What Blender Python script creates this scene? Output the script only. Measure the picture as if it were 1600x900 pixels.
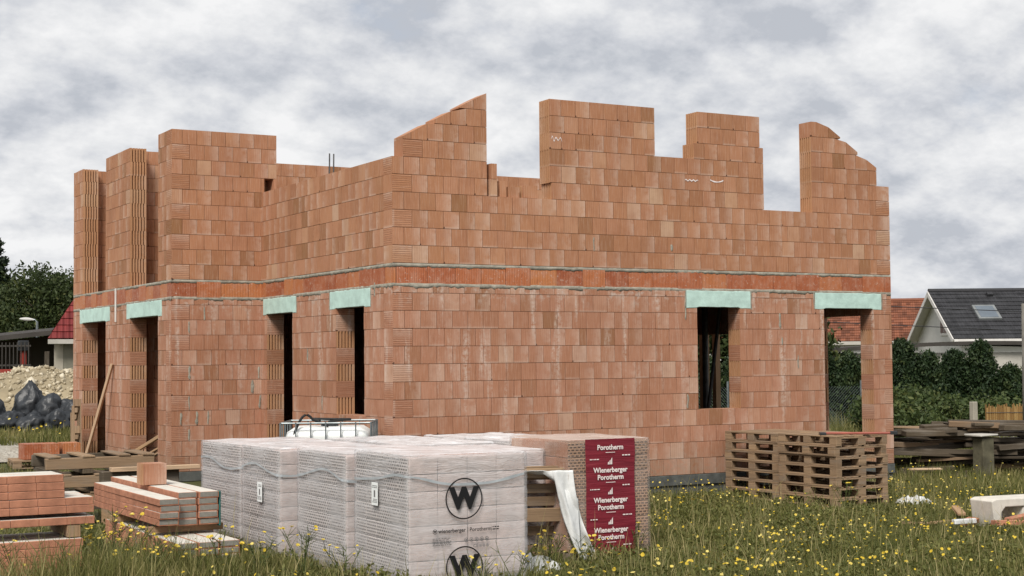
import bpy, math, random
import numpy as np
from mathutils import Vector, Matrix, noise as mnoise

for o in list(bpy.data.objects):
    bpy.data.objects.remove(o)
SC = bpy.context.scene
COL = SC.collection
rnd = random.Random(7)
NR = np.random.default_rng(11)

# ------------------------------------------------------------------ camera
CAM = Vector((-9.0188, -19.5059, 1.8143))
YAW, PITCH, ROLL = 0.5107, 0.0460, -0.0087
fw = Vector((math.sin(YAW) * math.cos(PITCH), math.cos(YAW) * math.cos(PITCH), math.sin(PITCH)))
rt = Vector((math.cos(YAW), -math.sin(YAW), 0))
up = rt.cross(fw)
RT = rt * math.cos(ROLL) + up * math.sin(ROLL)
UP = up * math.cos(ROLL) - rt * math.sin(ROLL)
cd = bpy.data.cameras.new('camera')
cd.sensor_width = 36
cd.lens = 54.0
cd.clip_end = 2000
cam = bpy.data.objects.new('camera', cd)
COL.objects.link(cam)
cam.matrix_world = Matrix(((RT.x, UP.x, -fw.x, CAM.x), (RT.y, UP.y, -fw.y, CAM.y), (RT.z, UP.z, -fw.z, CAM.z), (0, 0, 0, 1)))
SC.camera = cam
SC.render.resolution_x, SC.render.resolution_y = 1024, 576

# ------------------------------------------------------------------ light
SUN_DIR = Vector((-0.50, -0.52, 0.78)).normalized()      # towards the sun
sl = bpy.data.lights.new('sun', 'SUN')
sl.energy = 2.0
sl.angle = math.radians(18)
sl.color = (1.0, 0.95, 0.88)
sun = bpy.data.objects.new('sun', sl)
COL.objects.link(sun)
sun.rotation_euler = SUN_DIR.to_track_quat('Z', 'Y').to_euler()
SC.view_settings.view_transform = 'Standard'
SC.view_settings.look = 'None'
SC.view_settings.gamma = 1
SC.view_settings.exposure = 1.02


class G:
    """small node-graph helper"""
    def __init__(s, nt):
        s.nt = nt
        nt.nodes.clear()

    def n(s, t, **kw):
        x = s.nt.nodes.new(t)
        for k, v in kw.items():
            setattr(x, k, v)
        return x

    def set(s, sock, v):
        if hasattr(v, 'links'):
            s.nt.links.new(v, sock)
        else:
            sock.default_value = v

    def m(s, op, a, b=0.0, clamp=False):
        x = s.n('ShaderNodeMath', operation=op)
        x.use_clamp = clamp
        s.set(x.inputs[0], a)
        s.set(x.inputs[1], b)
        return x.outputs[0]

    def v(s, op, a, b=(0, 0, 0)):
        x = s.n('ShaderNodeVectorMath', operation=op)
        s.set(x.inputs[0], a)
        s.set(x.inputs[1], b)
        return x.outputs[0]

    def mix(s, f, a, b, mode='MIX'):
        x = s.n('ShaderNodeMix', data_type='RGBA', blend_type=mode)
        s.set(x.inputs[0], f)
        s.set(x.inputs[6], a if hasattr(a, 'links') else (*a, 1))
        s.set(x.inputs[7], b if hasattr(b, 'links') else (*b, 1))
        return x.outputs[2]

    def noise(s, vec, scale, detail=4, rough=0.55, dist=0.0):
        x = s.n('ShaderNodeTexNoise')
        if vec is not None:
            s.set(x.inputs['Vector'], vec)
        x.inputs['Scale'].default_value = scale
        x.inputs['Detail'].default_value = detail
        x.inputs['Roughness'].default_value = rough
        x.inputs['Distortion'].default_value = dist
        return x.outputs[0]

    def ramp(s, f, stops, interp='LINEAR'):
        x = s.n('ShaderNodeValToRGB')
        x.color_ramp.interpolation = interp
        e = x.color_ramp.elements
        while len(e) < len(stops):
            e.new(0.5)
        for i, (p, c) in enumerate(stops):
            e[i].position = p
            e[i].color = (*c, 1) if hasattr(c, '__len__') else (c, c, c, 1)
        s.set(x.inputs[0], f)
        return x.outputs[0]

    def mr(s, f, a, b, c=0.0, d=1.0):
        x = s.n('ShaderNodeMapRange')
        x.interpolation_type = 'SMOOTHSTEP'
        s.set(x.inputs[0], f)
        for i, q in enumerate((a, b, c, d)):
            x.inputs[i + 1].default_value = q
        return x.outputs[0]

    def xyz(s, vec):
        x = s.n('ShaderNodeSeparateXYZ')
        s.set(x.inputs[0], vec)
        return x.outputs

    def comb(s, a, b, c):
        x = s.n('ShaderNodeCombineXYZ')
        for i, q in enumerate((a, b, c)):
            s.set(x.inputs[i], q)
        return x.outputs[0]

    def bump(s, h, strength=0.5, dist=0.01):
        x = s.n('ShaderNodeBump')
        x.inputs['Strength'].default_value = strength
        x.inputs['Distance'].default_value = dist
        s.set(x.inputs['Height'], h)
        return x.outputs[0]


# ---- sky: Nishita with broken cloud laid on a flat layer overhead
W = bpy.data.worlds.new('World')
SC.world = W
W.use_nodes = True
g = G(W.node_tree)
sky = g.n('ShaderNodeTexSky', sky_type='NISHITA')
sky.sun_disc = False
sky.sun_elevation = math.asin(SUN_DIR.z)
sky.sun_rotation = math.atan2(SUN_DIR.x, SUN_DIR.y)
sky.air_density = 1.0
sky.dust_density = 1.5
sky.ozone_density = 1.2
tc = g.n('ShaderNodeTexCoord').outputs['Generated']
sx, sy, sz = g.xyz(tc)
zz = g.m('ADD', g.m('MAXIMUM', sz, 0.0), 0.46)
pv = g.comb(g.m('DIVIDE', sx, zz), g.m('DIVIDE', sy, zz), 0.0)
n1 = g.noise(g.v('ADD', pv, (5.3, 2.2, 0.0)), 2.6, 9, 0.54, 0.0)
n2 = g.noise(g.v('ADD', pv, (13.2, 1.4, 4.0)), 8.2, 14, 0.60, 0.0)
n2b = g.noise(g.v('ADD', pv, (13.2 - 0.03, 1.4 - 0.034, 4.0)), 8.2, 14, 0.60, 0.0)
n3 = g.noise(g.v('ADD', pv, (1.7, 9.4, 8.0)), 2.0, 4, 0.5, 0.0)
n4 = g.noise(g.v('ADD', pv, (4.4, 6.1, 2.0)), 4.6, 8, 0.54, 0.0)
bil = g.m('ABSOLUTE', g.m('SUBTRACT', g.m('MULTIPLY', n4, 2.0), 1.0))
cover = g.mr(g.m('ADD', g.m('MULTIPLY', n1, 0.75), g.m('MULTIPLY', n2, 0.25)), 0.29, 0.45)
shade = g.m('ADD', g.m('ADD', g.m('MULTIPLY', n2, 0.34), g.m('MULTIPLY', n3, 0.42)), g.m('MULTIPLY', n1, 0.18))
shade = g.m('ADD', shade, g.m('MULTIPLY', bil, 0.24))
shade = g.m('ADD', shade, g.m('MULTIPLY', g.m('SUBTRACT', n2, n2b), 0.30))
cloud = g.ramp(shade, [(0.39, (2.55, 2.68, 2.94)), (0.46, (3.25, 3.34, 3.54)), (0.52, (3.85, 3.90, 4.00)), (0.60, (4.50, 4.51, 4.54))])
skyc = g.mix(1.0, sky.outputs[0], (0.62, 0.72, 0.86), 'MULTIPLY')
skyc = g.mix(0.80, skyc, (2.4, 2.68, 3.1))
col = g.mix(cover, skyc, cloud)
bg = g.n('ShaderNodeBackground')
g.set(bg.inputs[0], col)
bg.inputs[1].default_value = 0.10
wo = g.n('ShaderNodeOutputWorld')
W.node_tree.links.new(bg.outputs[0], wo.inputs[0])
# the node colour ramp clamps nothing above 1 in Blender: values are linear radiance


# ------------------------------------------------------------------ materials
def new_mat(name):
    m = bpy.data.materials.new(name)
    m.use_nodes = True
    g = G(m.node_tree)
    b = g.n('ShaderNodeBsdfPrincipled')
    o = g.n('ShaderNodeOutputMaterial')
    m.node_tree.links.new(b.outputs[0], o.inputs[0])
    b.inputs['Specular IOR Level'].default_value = 0.25
    return m, g, b, o


def attr(g, name):
    return g.n('ShaderNodeAttribute', attribute_name=name).outputs


def simple_mat(name, c, rough=0.8, var=0.25, scale=6.0, bump=0.2, bscale=30, metal=0.0, spec=0.25):
    m, g, b, o = new_mat(name)
    P = g.n('ShaderNodeTexCoord').outputs['Object']
    nz = g.noise(P, scale, 6, 0.6)
    dark = tuple(x * (1 - var) for x in c)
    lite = tuple(min(1, x * (1 + var)) for x in c)
    cc = g.ramp(nz, [(0.3, dark), (0.7, lite)])
    g.set(b.inputs['Base Color'], cc)
    b.inputs['Roughness'].default_value = rough
    b.inputs['Metallic'].default_value = metal
    b.inputs['Specular IOR Level'].default_value = spec
    if bump:
        g.set(b.inputs['Normal'], g.bump(g.noise(P, bscale, 5, 0.6), bump, 0.01))
    return m


def brick_mat(name, kind='wall'):
    m, g, b, o = new_mat(name)
    P = g.n('ShaderNodeTexCoord').outputs['Object']
    uv = g.n('ShaderNodeTexCoord').outputs['UV']
    a = attr(g, 'bk')
    ar, hr, tone = g.xyz(a['Vector'])
    u, v, _ = g.xyz(uv)
    px, py, pz = g.xyz(P)
    base = g.ramp(ar, [(0.0, (0.270, 0.128, 0.066)), (0.16, (0.338, 0.160, 0.094)), (0.42, (0.382, 0.182, 0.112)),
                       (0.70, (0.408, 0.201, 0.128)), (0.90, (0.440, 0.240, 0.160)), (1.0, (0.470, 0.300, 0.220))])
    sand = g.ramp(ar, [(0.0, (0.265, 0.128, 0.058)), (0.15, (0.330, 0.158, 0.079)), (0.45, (0.385, 0.180, 0.092)),
                       (0.75, (0.415, 0.202, 0.108)), (0.92, (0.445, 0.245, 0.140)), (1.0, (0.480, 0.310, 0.200))])
    c = g.mix(g.m('MINIMUM', tone, 1.0), base, sand)
    # cloudy firing colour over each block
    off = g.comb(g.m('MULTIPLY', ar, 37.0), g.m('MULTIPLY', ar, 91.0), 0.0)
    nb = g.noise(g.v('ADD', P, off), 3.5, 4, 0.6)
    c = g.mix(g.mr(nb, 0.42, 0.72, 0.0, 0.32), c, (0.25, 0.098, 0.048))
    # fine streaks along the ribs
    st = g.noise(g.v('ADD', g.comb(g.m('MULTIPLY', u, 62.0), g.m('MULTIPLY', v, 3.5), 0.0), off), 1.0, 4, 0.65)
    c = g.mix(g.mr(st, 0.47, 0.74, 0.0, 0.40), c, (0.52, 0.36, 0.275))
    c = g.mix(g.mr(st, 0.46, 0.26, 0.0, 0.36), c, (0.20, 0.085, 0.048))
    # pale dust on one edge of some blocks
    e = g.m('MULTIPLY', g.m('ADD', g.mr(u, 0.06, 0.25, 0.0, 0.36), g.mr(u, 0.226, 0.246, 0.0, 0.16)), g.m('MULTIPLY', g.m('GREATER_THAN', g.m('FRACT', g.m('MULTIPLY', ar, 17.3)), 0.48), g.mr(g.noise(g.v('ADD', P, off), 9.0, 3, 0.6), 0.25, 0.6)))
    c = g.mix(e, c, (0.58, 0.44, 0.36))
    e2 = g.m('MULTIPLY', g.mr(v, 0.045, 0.005, 0.0, 0.40), g.m('GREATER_THAN', g.m('FRACT', g.m('MULTIPLY', ar, 29.7)), 0.86))
    c = g.mix(e2, c, (0.58, 0.44, 0.36))
    chip = g.m('MULTIPLY', g.m('MULTIPLY', g.m('LESS_THAN', u, 0.022), g.m('LESS_THAN', v, 0.03)), g.m('GREATER_THAN', g.m('FRACT', g.m('MULTIPLY', ar, 43.1)), 0.93))
    c = g.mix(g.m('MULTIPLY', chip, 0.85), c, (0.05, 0.02, 0.012))
    # lime run-off that has washed down the wall from the slab edge
    rn = g.noise(g.comb(g.m('MULTIPLY', g.m('ADD', px, py), 4.6), g.m('MULTIPLY', pz, 0.42), 0.0), 1.0, 5, 0.62)
    fine = g.noise(P, 17.0, 4, 0.7)
    run = g.m('MULTIPLY', g.mr(rn, 0.515, 0.66), g.mr(fine, 0.34, 0.62))
    zone = g.m('MULTIPLY', g.mr(pz, 0.1, 2.6, 0.25, 0.8), g.m('LESS_THAN', pz, 2.87))
    c = g.mix(g.m('MULTIPLY', run, zone), c, (0.60, 0.50, 0.43))
    c = g.mix(g.m('MULTIPLY', g.mr(pz, 0.55, 0.0, 0.0, 0.55), g.mr(fine, 0.30, 0.65)), c, (0.30, 0.235, 0.175))
    c = g.mix(g.m('MULTIPLY', g.m('MULTIPLY', g.mr(pz, 2.5, 2.8, 0.0, 0.75), g.m('LESS_THAN', pz, 2.87)), g.mr(g.noise(P, 6.0, 5, 0.7), 0.50, 0.66)), c, (0.50, 0.42, 0.36))
    nd = g.noise(P, 1.1, 3, 0.5)
    c = g.mix(g.mr(nd, 0.42, 0.70, 0.0, 0.26), c, (0.27, 0.118, 0.062))
    g.set(b.inputs['Base Color'], c)
    b.inputs['Roughness'].default_value = 0.88
    # ribs: keyed faces have shallow vertical combing, end faces stronger bars
    rib = g.m('SINE', g.m('MULTIPLY', u, 2 * math.pi / 0.0225))
    bar = g.m('GREATER_THAN', g.m('SINE', g.m('MULTIPLY', u, 2 * math.pi / 0.030)), 0.35)
    barc = g.m('MULTIPLY', bar, hr)
    dotn = g.m('GREATER_THAN', g.m('SINE', g.m('MULTIPLY', v, 2 * math.pi / 0.02)), -0.3)
    keyed = g.m('GREATER_THAN', g.m('FRACT', g.m('MULTIPLY', ar, 11.9)), 0.35)
    c = g.mix(g.m('MULTIPLY', g.m('MULTIPLY', g.mr(g.m('SINE', g.m('MULTIPLY', u, 2 * math.pi / 0.036)), 0.3, 0.9, 0.0, 0.15), keyed), g.m('SUBTRACT', 1.0, hr)), c, (0.20, 0.085, 0.045))
    c2 = g.mix(g.m('MULTIPLY', g.m('MULTIPLY', barc, dotn), 0.72), c, (0.17, 0.066, 0.035))
    g.set(b.inputs['Base Color'], c2)
    cut_ = g.m('GREATER_THAN', tone, 1.5)
    c2 = g.mix(g.m('MULTIPLY', cut_, 0.45), c2, (0.47, 0.265, 0.135))
    g.set(b.inputs['Base Color'], c2)
    h = g.m('ADD', g.m('MULTIPLY', rib, 0.35), g.m('MULTIPLY', barc, -1.2))
    h = g.m('ADD', h, g.m('MULTIPLY', fine, 0.8))
    g.set(b.inputs['Normal'], g.bump(h, 0.5, 0.0035))
    return m


def block_mat():
    """glazed-looking orange slab edge blocks"""
    m, g, b, o = new_mat('slab_edge_clay')
    P = g.n('ShaderNodeTexCoord').outputs['Object']
    uv = g.n('ShaderNodeTexCoord').outputs['UV']
    ar, hr, tone = g.xyz(attr(g, 'bk')['Vector'])
    u, v, _ = g.xyz(uv)
    c = g.ramp(ar, [(0.0, (0.30, 0.080, 0.030)), (0.5, (0.39, 0.118, 0.045)), (1.0, (0.47, 0.175, 0.060))])
    n = g.noise(g.comb(g.m('MULTIPLY', g.m('ADD', g.xyz(P)[0], g.xyz(P)[1]), 7.0), g.m('MULTIPLY', g.xyz(P)[2], 5.0), 0.0), 1.0, 6, 0.65)
    c = g.mix(g.mr(n, 0.42, 0.68, 0.0, 0.60), c, (0.46, 0.235, 0.155))
    c = g.mix(g.mr(n, 0.44, 0.24, 0.0, 0.55), c, (0.22, 0.055, 0.03))
    n4 = g.noise(P, 22.0, 4, 0.7)
    c = g.mix(g.mr(n4, 0.56, 0.72, 0.0, 0.7), c, (0.56, 0.46, 0.40))
    bar = g.m('SINE', g.m('MULTIPLY', u, 2 * math.pi / 0.028))
    c = g.mix(g.mr(bar, 0.45, 0.95, 0.0, 0.30), c, (0.20, 0.05, 0.022))
    g.set(b.inputs['Base Color'], c)
    b.inputs['Roughness'].default_value = 0.55
    b.inputs['Specular IOR Level'].default_value = 0.4
    g.set(b.inputs['Normal'], g.bump(g.m('ADD', bar, n4), 0.5, 0.005))
    return m


def wood_mat(name, c1, c2, grey=0.3):
    m, g, b, o = new_mat(name)
    uv = g.n('ShaderNodeTexCoord').outputs['UV']
    oi = g.n('ShaderNodeObjectInfo')
    r = oi.outputs['Random']
    u, v, _ = g.xyz(uv)
    off = g.m('MULTIPLY', r, 53.0)
    gr = g.noise(g.comb(g.m('ADD', g.m('MULTIPLY', u, 2.2), off), g.m('MULTIPLY', v, 70.0), off), 1.0, 6, 0.65, 0.4)
    big = g.noise(g.comb(g.m('ADD', g.m('MULTIPLY', u, 1.4), off), g.m('MULTIPLY', v, 6.0), off), 1.0, 4, 0.6)
    c = g.mix(r, c1, c2)
    c = g.mix(g.mr(gr, 0.42, 0.70, 0.0, 0.65), c, tuple(x * 0.42 for x in c1))
    c = g.mix(g.mr(big, 0.45, 0.75, 0.0, 0.9 * grey + 0.1), c, (0.21, 0.185, 0.155))
    c = g.mix(g.mr(big, 0.42, 0.25, 0.0, 0.5), c, tuple(x * 0.35 for x in c1))
    g.set(b.inputs['Base Color'], c)
    b.inputs['Roughness'].default_value = 0.85
    g.set(b.inputs['Normal'], g.bump(gr, 0.5, 0.004))
    return m


def film_mat(name, col, clear, rough=0.28, wr=0.35, horiz=16.0):
    """stretch film: partly see-through, wrinkled mostly near the gathered top"""
    m, g, b, o = new_mat(name)
    P = g.n('ShaderNodeTexCoord').outputs['Object']
    x, y, z = g.xyz(P)
    s = g.m('ADD', x, y)
    w1 = g.noise(g.comb(g.m('MULTIPLY', s, 2.4), g.m('MULTIPLY', z, horiz), 0.0), 1.0, 3, 0.5, 1.2)
    fold = g.m('SUBTRACT', 1.0, g.m('ABSOLUTE', g.m('SUBTRACT', g.m('MULTIPLY', w1, 6.0), g.m('ROUND', g.m('MULTIPLY', w1, 6.0)))))
    w2 = g.noise(g.comb(g.m('MULTIPLY', s, 16.0), g.m('MULTIPLY', z, 2.0), 3.0), 1.0, 2, 0.5, 0.5)
    zw = g.mr(z, 0.75, 1.22, 0.18, 1.0)
    h = g.m('ADD', g.m('MULTIPLY', g.m('POWER', fold, 3.0), zw), g.m('MULTIPLY', w2, 0.10))
    b.inputs['Base Color'].default_value = (*col, 1)
    b.inputs['Roughness'].default_value = rough
    b.inputs['Specular IOR Level'].default_value = 0.5
    g.set(b.inputs['Normal'], g.bump(h, wr, 0.018))
    tr = g.n('ShaderNodeBsdfTransparent')
    tl = g.n('ShaderNodeBsdfTranslucent')
    tl.inputs[0].default_value = (*col, 1)
    ms0 = g.n('ShaderNodeMixShader')
    ms0.inputs[0].default_value = 0.15
    L = m.node_tree.links.new
    L(b.outputs[0], ms0.inputs[1])
    L(tl.outputs[0], ms0.inputs[2])
    ms = g.n('ShaderNodeMixShader')
    nz = g.xyz(g.n('ShaderNodeNewGeometry').outputs['Normal'])[2]
    topw = g.mr(nz, 0.55, 0.9, 1.0, 0.05)      # several layers are gathered on top: hardly see-through
    patch = g.noise(g.comb(g.m('MULTIPLY', s, 2.0), g.m('MULTIPLY', z, 3.0), 7.0), 1.0, 3, 0.5)
    ff = g.m('MULTIPLY', g.mr(g.m('ADD', g.m('MULTIPLY', fold, -0.35), patch), -0.1, 0.5, max(0.0, clear - 0.2), min(1.0, clear + 0.12)), topw)
    g.set(ms.inputs[0], ff)
    L(ms0.outputs[0], ms.inputs[1])
    L(tr.outputs[0], ms.inputs[2])
    L(ms.outputs[0], o.inputs[0])
    return m


def perf_mat(name, wall, hole):
    """block ends with a lattice of hollow chambers"""
    m, g, b, o = new_mat(name)
    uv = g.n('ShaderNodeTexCoord').outputs['UV']
    u, v, _ = g.xyz(uv)
    bt = g.n('ShaderNodeTexBrick')
    bt.offset = 0.5
    g.set(bt.inputs['Vector'], g.comb(u, v, 0.0))
    bt.inputs['Color1'].default_value = (0, 0, 0, 1)
    bt.inputs['Color2'].default_value = (0, 0, 0, 1)
    bt.inputs['Mortar'].default_value = (1, 1, 1, 1)
    bt.inputs['Scale'].default_value = 1.0
    bt.inputs['Mortar Size'].default_value = 0.0075
    bt.inputs['Mortar Smooth'].default_value = 0.1
    bt.inputs['Brick Width'].default_value = 0.052
    bt.inputs['Row Height'].default_value = 0.030
    ar = g.xyz(attr(g, 'bk')['Vector'])[0]
    P = g.n('ShaderNodeTexCoord').outputs['Object']
    c = g.mix(g.noise(P, 5.0, 4, 0.6), tuple(x * 0.75 for x in wall), wall)
    c = g.mix(g.m('MULTIPLY', ar, 0.35), c, tuple(x * 0.7 for x in wall))
    c = g.mix(bt.outputs['Color'], hole, c)
    g.set(b.inputs['Base Color'], c)
    b.inputs['Roughness'].default_value = 0.9
    g.set(b.inputs['Normal'], g.bump(bt.outputs['Color'], 0.8, 0.01))
    return m


def leaf_mat(name, c1, c2, c3=None, transl=0.25):
    m, g, b, o = new_mat(name)
    ar, k, t = g.xyz(attr(g, 'bk')['Vector'])
    c = g.ramp(ar, [(0.0, c1), (0.6, c2), (1.0, c3 or tuple(x * 1.35 for x in c2))])
    g.set(b.inputs['Base Color'], c)
    b.inputs['Roughness'].default_value = 0.6
    tl = g.n('ShaderNodeBsdfTranslucent')
    g.set(tl.inputs[0], c)
    ms = g.n('ShaderNodeMixShader')
    ms.inputs[0].default_value = transl
    L = m.node_tree.links.new
    L(b.outputs[0], ms.inputs[1])
    L(tl.outputs[0], ms.inputs[2])
    L(ms.outputs[0], o.inputs[0])
    return m


def tile_mat(name, c, rw=0.3, lh=0.33, var=0.4):
    m, g, b, o = new_mat(name)
    uv = g.n('ShaderNodeTexCoord').outputs['UV']
    u, v, _ = g.xyz(uv)
    P = g.n('ShaderNodeTexCoord').outputs['Object']
    cell = g.n('ShaderNodeTexWhiteNoise')
    g.set(cell.inputs['Vector'], g.comb(g.m('FLOOR', g.m('DIVIDE', u, rw)), g.m('FLOOR', g.m('DIVIDE', v, lh)), 0.0))
    cc = g.mix(cell.outputs['Value'], tuple(x * (1 - var) for x in c), tuple(min(1, x * (1 + var * 0.6)) for x in c))
    cc = g.mix(g.mr(g.noise(P, 0.9, 5, 0.6), 0.4, 0.75, 0.0, 0.5), cc, tuple(x * 0.6 for x in c))
    g.set(b.inputs['Base Color'], cc)
    b.inputs['Roughness'].default_value = 0.7
    wv = g.m('SINE', g.m('MULTIPLY', u, 2 * math.pi / rw))
    g.set(b.inputs['Normal'], g.bump(wv, 0.9, 0.03))
    return m


M = {}
M['brick'] = brick_mat('porous_clay_brick')
M['block'] = block_mat()
M['mortar'] = simple_mat('mortar', (0.27, 0.25, 0.205), 0.95, 0.35, 9, 0.8, 45)
M['concrete'] = simple_mat('concrete', (0.30, 0.295, 0.28), 0.9, 0.25, 4, 0.4, 30)
M['bitumen'] = simple_mat('foundation_coating', (0.085, 0.09, 0.085), 0.85, 0.4, 5, 0.4, 30)
M['slab'] = simple_mat('slab_concrete', (0.16, 0.155, 0.145), 0.9, 0.25, 3, 0.3, 20)
M['xps'] = simple_mat('mint_foam', (0.45, 0.61, 0.555), 0.75, 0.17, 5, 0.5, 22)
M['steel'] = simple_mat('dark_steel', (0.10, 0.10, 0.10), 0.5, 0.3, 8, 0, metal=0.7)
M['galv'] = simple_mat('galvanised_steel', (0.20, 0.225, 0.23), 0.45, 0.25, 8, 0, metal=0.6)
M['hdpe'] = simple_mat('white_plastic', (0.72, 0.74, 0.72), 0.4, 0.08, 3, 0.1, 12, spec=0.5)
M['black'] = simple_mat('black_plastic', (0.022, 0.024, 0.026), 0.33, 0.3, 5, 0.7, 7, spec=0.6)
M['bag'] = simple_mat('black_bag', (0.022, 0.025, 0.029), 0.42, 0.4, 5, 0.8, 14, spec=0.4)
M['bluebag'] = simple_mat('blue_tarp', (0.04, 0.10, 0.30), 0.4, 0.3, 5, 0.8, 9, spec=0.5)
M['hose'] = simple_mat('black_hose', (0.02, 0.02, 0.02), 0.5, 0.1, 5, 0)
M['teal'] = simple_mat('teal_strap', (0.03, 0.12, 0.11), 0.5, 0.2, 9, 0.2)
M['pallet'] = wood_mat('weathered_pallet_wood', (0.33, 0.222, 0.132), (0.215, 0.145, 0.090), 0.45)
M['oldwood'] = wood_mat('old_grey_timber', (0.115, 0.088, 0.058), (0.055, 0.044, 0.032), 0.55)
M['timber'] = wood_mat('sawn_timber', (0.40, 0.255, 0.14), (0.30, 0.19, 0.11), 0.35)
M['paleboard'] = wood_mat('fresh_board', (0.55, 0.40, 0.26), (0.46, 0.31, 0.20), 0.1)
M['film'] = film_mat('white_stretch_film', (0.78, 0.775, 0.785), 0.67, 0.18, 0.42)
M['clearfilm'] = film_mat('clear_stretch_film', (0.62, 0.52, 0.46), 0.74, 0.2, 0.6, 20)
M['sheet'] = simple_mat('loose_film_sheet', (0.62, 0.63, 0.62), 0.35, 0.12, 5, 0.9, 8, spec=0.5)
M['perf'] = perf_mat('perforated_block_end', (0.60, 0.54, 0.51), (0.07, 0.055, 0.05))
M['perf2'] = perf_mat('perforated_block_end_tan', (0.45, 0.275, 0.175), (0.055, 0.028, 0.018))
M['pale'] = simple_mat('smooth_pink_block', (0.48, 0.39, 0.36), 0.9, 0.2, 7, 0.4, 40)
M['tape'] = simple_mat('grey_blue_tape', (0.36, 0.39, 0.41), 0.3, 0.2, 6, 0.3, 20, spec=0.5)
M['paper'] = simple_mat('paper_label', (0.75, 0.77, 0.76), 0.7, 0.06, 8, 0.1)
M['ink'] = simple_mat('black_print', (0.012, 0.012, 0.013), 0.45, 0.1, 9, 0)
M['greyink'] = simple_mat('grey_print', (0.14, 0.135, 0.135), 0.5, 0.1, 9, 0)
M['whiteink'] = simple_mat('white_print', (0.74, 0.66, 0.64), 0.5, 0.08, 9, 0)
M['clay'] = simple_mat('lintel_clay', (0.37, 0.165, 0.10), 0.85, 0.32, 7, 0.35, 60)
M['lintelcore'] = simple_mat('lintel_concrete', (0.56, 0.53, 0.47), 0.9, 0.12, 9, 0.3, 60)
M['lintelend'] = simple_mat('lintel_end_concrete', (0.215, 0.205, 0.18), 0.9, 0.2, 12, 0.3, 60)
M['plaster'] = simple_mat('grey_plaster', (0.42, 0.40, 0.36), 0.9, 0.15, 1.2, 0.2, 12)
M['dirtyplaster'] = simple_mat('old_plaster', (0.20, 0.19, 0.15), 0.9, 0.35, 1.3, 0.3, 12)
M['dirtyplaster2'] = simple_mat('weathered_plaster', (0.36, 0.33, 0.27), 0.9, 0.2, 1.3, 0.3, 12)
M['whiteplaster'] = simple_mat('pale_render', (0.56, 0.55, 0.52), 0.9, 0.08, 1.2, 0.2, 12)
M['fascia'] = simple_mat('white_fascia', (0.62, 0.60, 0.57), 0.7, 0.08, 3, 0)
M['greywood'] = simple_mat('grey_weathered_pole', (0.17, 0.16, 0.14), 0.9, 0.25, 5, 0.4, 25)
M['mossystone'] = simple_mat('mossy_stone', (0.11, 0.10, 0.065), 0.95, 0.45, 4, 0.6, 18)
M['glass'] = simple_mat('window_glass', (0.06, 0.065, 0.07), 0.35, 0.2, 2, 0, spec=0.8)
M['skyglass'] = simple_mat('roof_window_glass', (0.32, 0.36, 0.38), 0.05, 0.1, 2, 0, metal=0.9, spec=1.0)
M['tilered'] = tile_mat('red_roof_tiles', (0.17, 0.026, 0.025), 0.20, 0.34, 0.35)
M['tileorange'] = tile_mat('weathered_orange_tiles', (0.20, 0.072, 0.038), 0.25, 0.34, 0.5)
M['tiledark'] = tile_mat('anthracite_tiles', (0.034, 0.034, 0.037), 0.30, 0.40, 0.35)
M['bark'] = simple_mat('bark', (0.09, 0.07, 0.05), 0.95, 0.35, 9, 0.8, 18)
M['grass'] = leaf_mat('meadow_grass', (0.080, 0.094, 0.024), (0.175, 0.172, 0.052), (0.37, 0.315, 0.145), 0.3)
M['weed'] = leaf_mat('weed_leaf', (0.045, 0.070, 0.018), (0.085, 0.105, 0.030), (0.16, 0.15, 0.06), 0.25)
M['petal'] = leaf_mat('yellow_petals', (0.50, 0.35, 0.02), (0.64, 0.47, 0.05), (0.72, 0.62, 0.22), 0.2)
M['leaf'] = leaf_mat('tree_leaf', (0.022, 0.036, 0.011), (0.052, 0.072, 0.022), (0.11, 0.115, 0.035), 0.25)
M['needle'] = leaf_mat('spruce_needles', (0.012, 0.022, 0.014), (0.026, 0.040, 0.022), (0.05, 0.062, 0.034), 0.1)
M['thuja'] = leaf_mat('thuja_foliage', (0.012, 0.026, 0.010), (0.030, 0.052, 0.018), (0.062, 0.080, 0.025), 0.15)
M['shrub'] = leaf_mat('shrub_leaf', (0.030, 0.050, 0.014), (0.065, 0.090, 0.026), (0.13, 0.14, 0.045), 0.2)
M['reed'] = leaf_mat('dry_reed', (0.21, 0.12, 0.045), (0.33, 0.20, 0.075), (0.42, 0.28, 0.12), 0.1)
M['rubble'] = leaf_mat('limestone_rubble', (0.25, 0.205, 0.135), (0.42, 0.36, 0.25), (0.60, 0.54, 0.42), 0.0)
M['redpaint'] = simple_mat('red_fence_paint', (0.24, 0.035, 0.025), 0.6, 0.2, 3, 0)
M['greymetal'] = simple_mat('grey_sheet', (0.17, 0.18, 0.18), 0.6, 0.2, 2, 0)
M['darkroof'] = simple_mat('dark_felt_roof', (0.05, 0.045, 0.04), 0.9, 0.2, 2, 0.2)
M['redplastic'] = simple_mat('red_handle', (0.28, 0.075, 0.05), 0.5, 0.2, 6, 0)
M['soil'] = simple_mat('clay_heap', (0.26, 0.215, 0.14), 0.95, 0.3, 1.5, 0.7, 6)


def red_film():
    m, g, b, o = new_mat('red_printed_film')
    P = g.n('ShaderNodeTexCoord').outputs['Object']
    x, y, z = g.xyz(P)
    w = g.noise(g.comb(g.m('MULTIPLY', x, 2.0), g.m('MULTIPLY', z, 42.0), 0.0), 1.0, 5, 0.6, 0.5)
    c = g.ramp(w, [(0.3, (0.130, 0.012, 0.022)), (0.6, (0.200, 0.020, 0.032)), (0.8, (0.270, 0.050, 0.058))])
    g.set(b.inputs['Base Color'], c)
    b.inputs['Roughness'].default_value = 0.42
    g.set(b.inputs['Normal'], g.bump(w, 0.5, 0.012))
    return m


M['redfilm'] = red_film()


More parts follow.
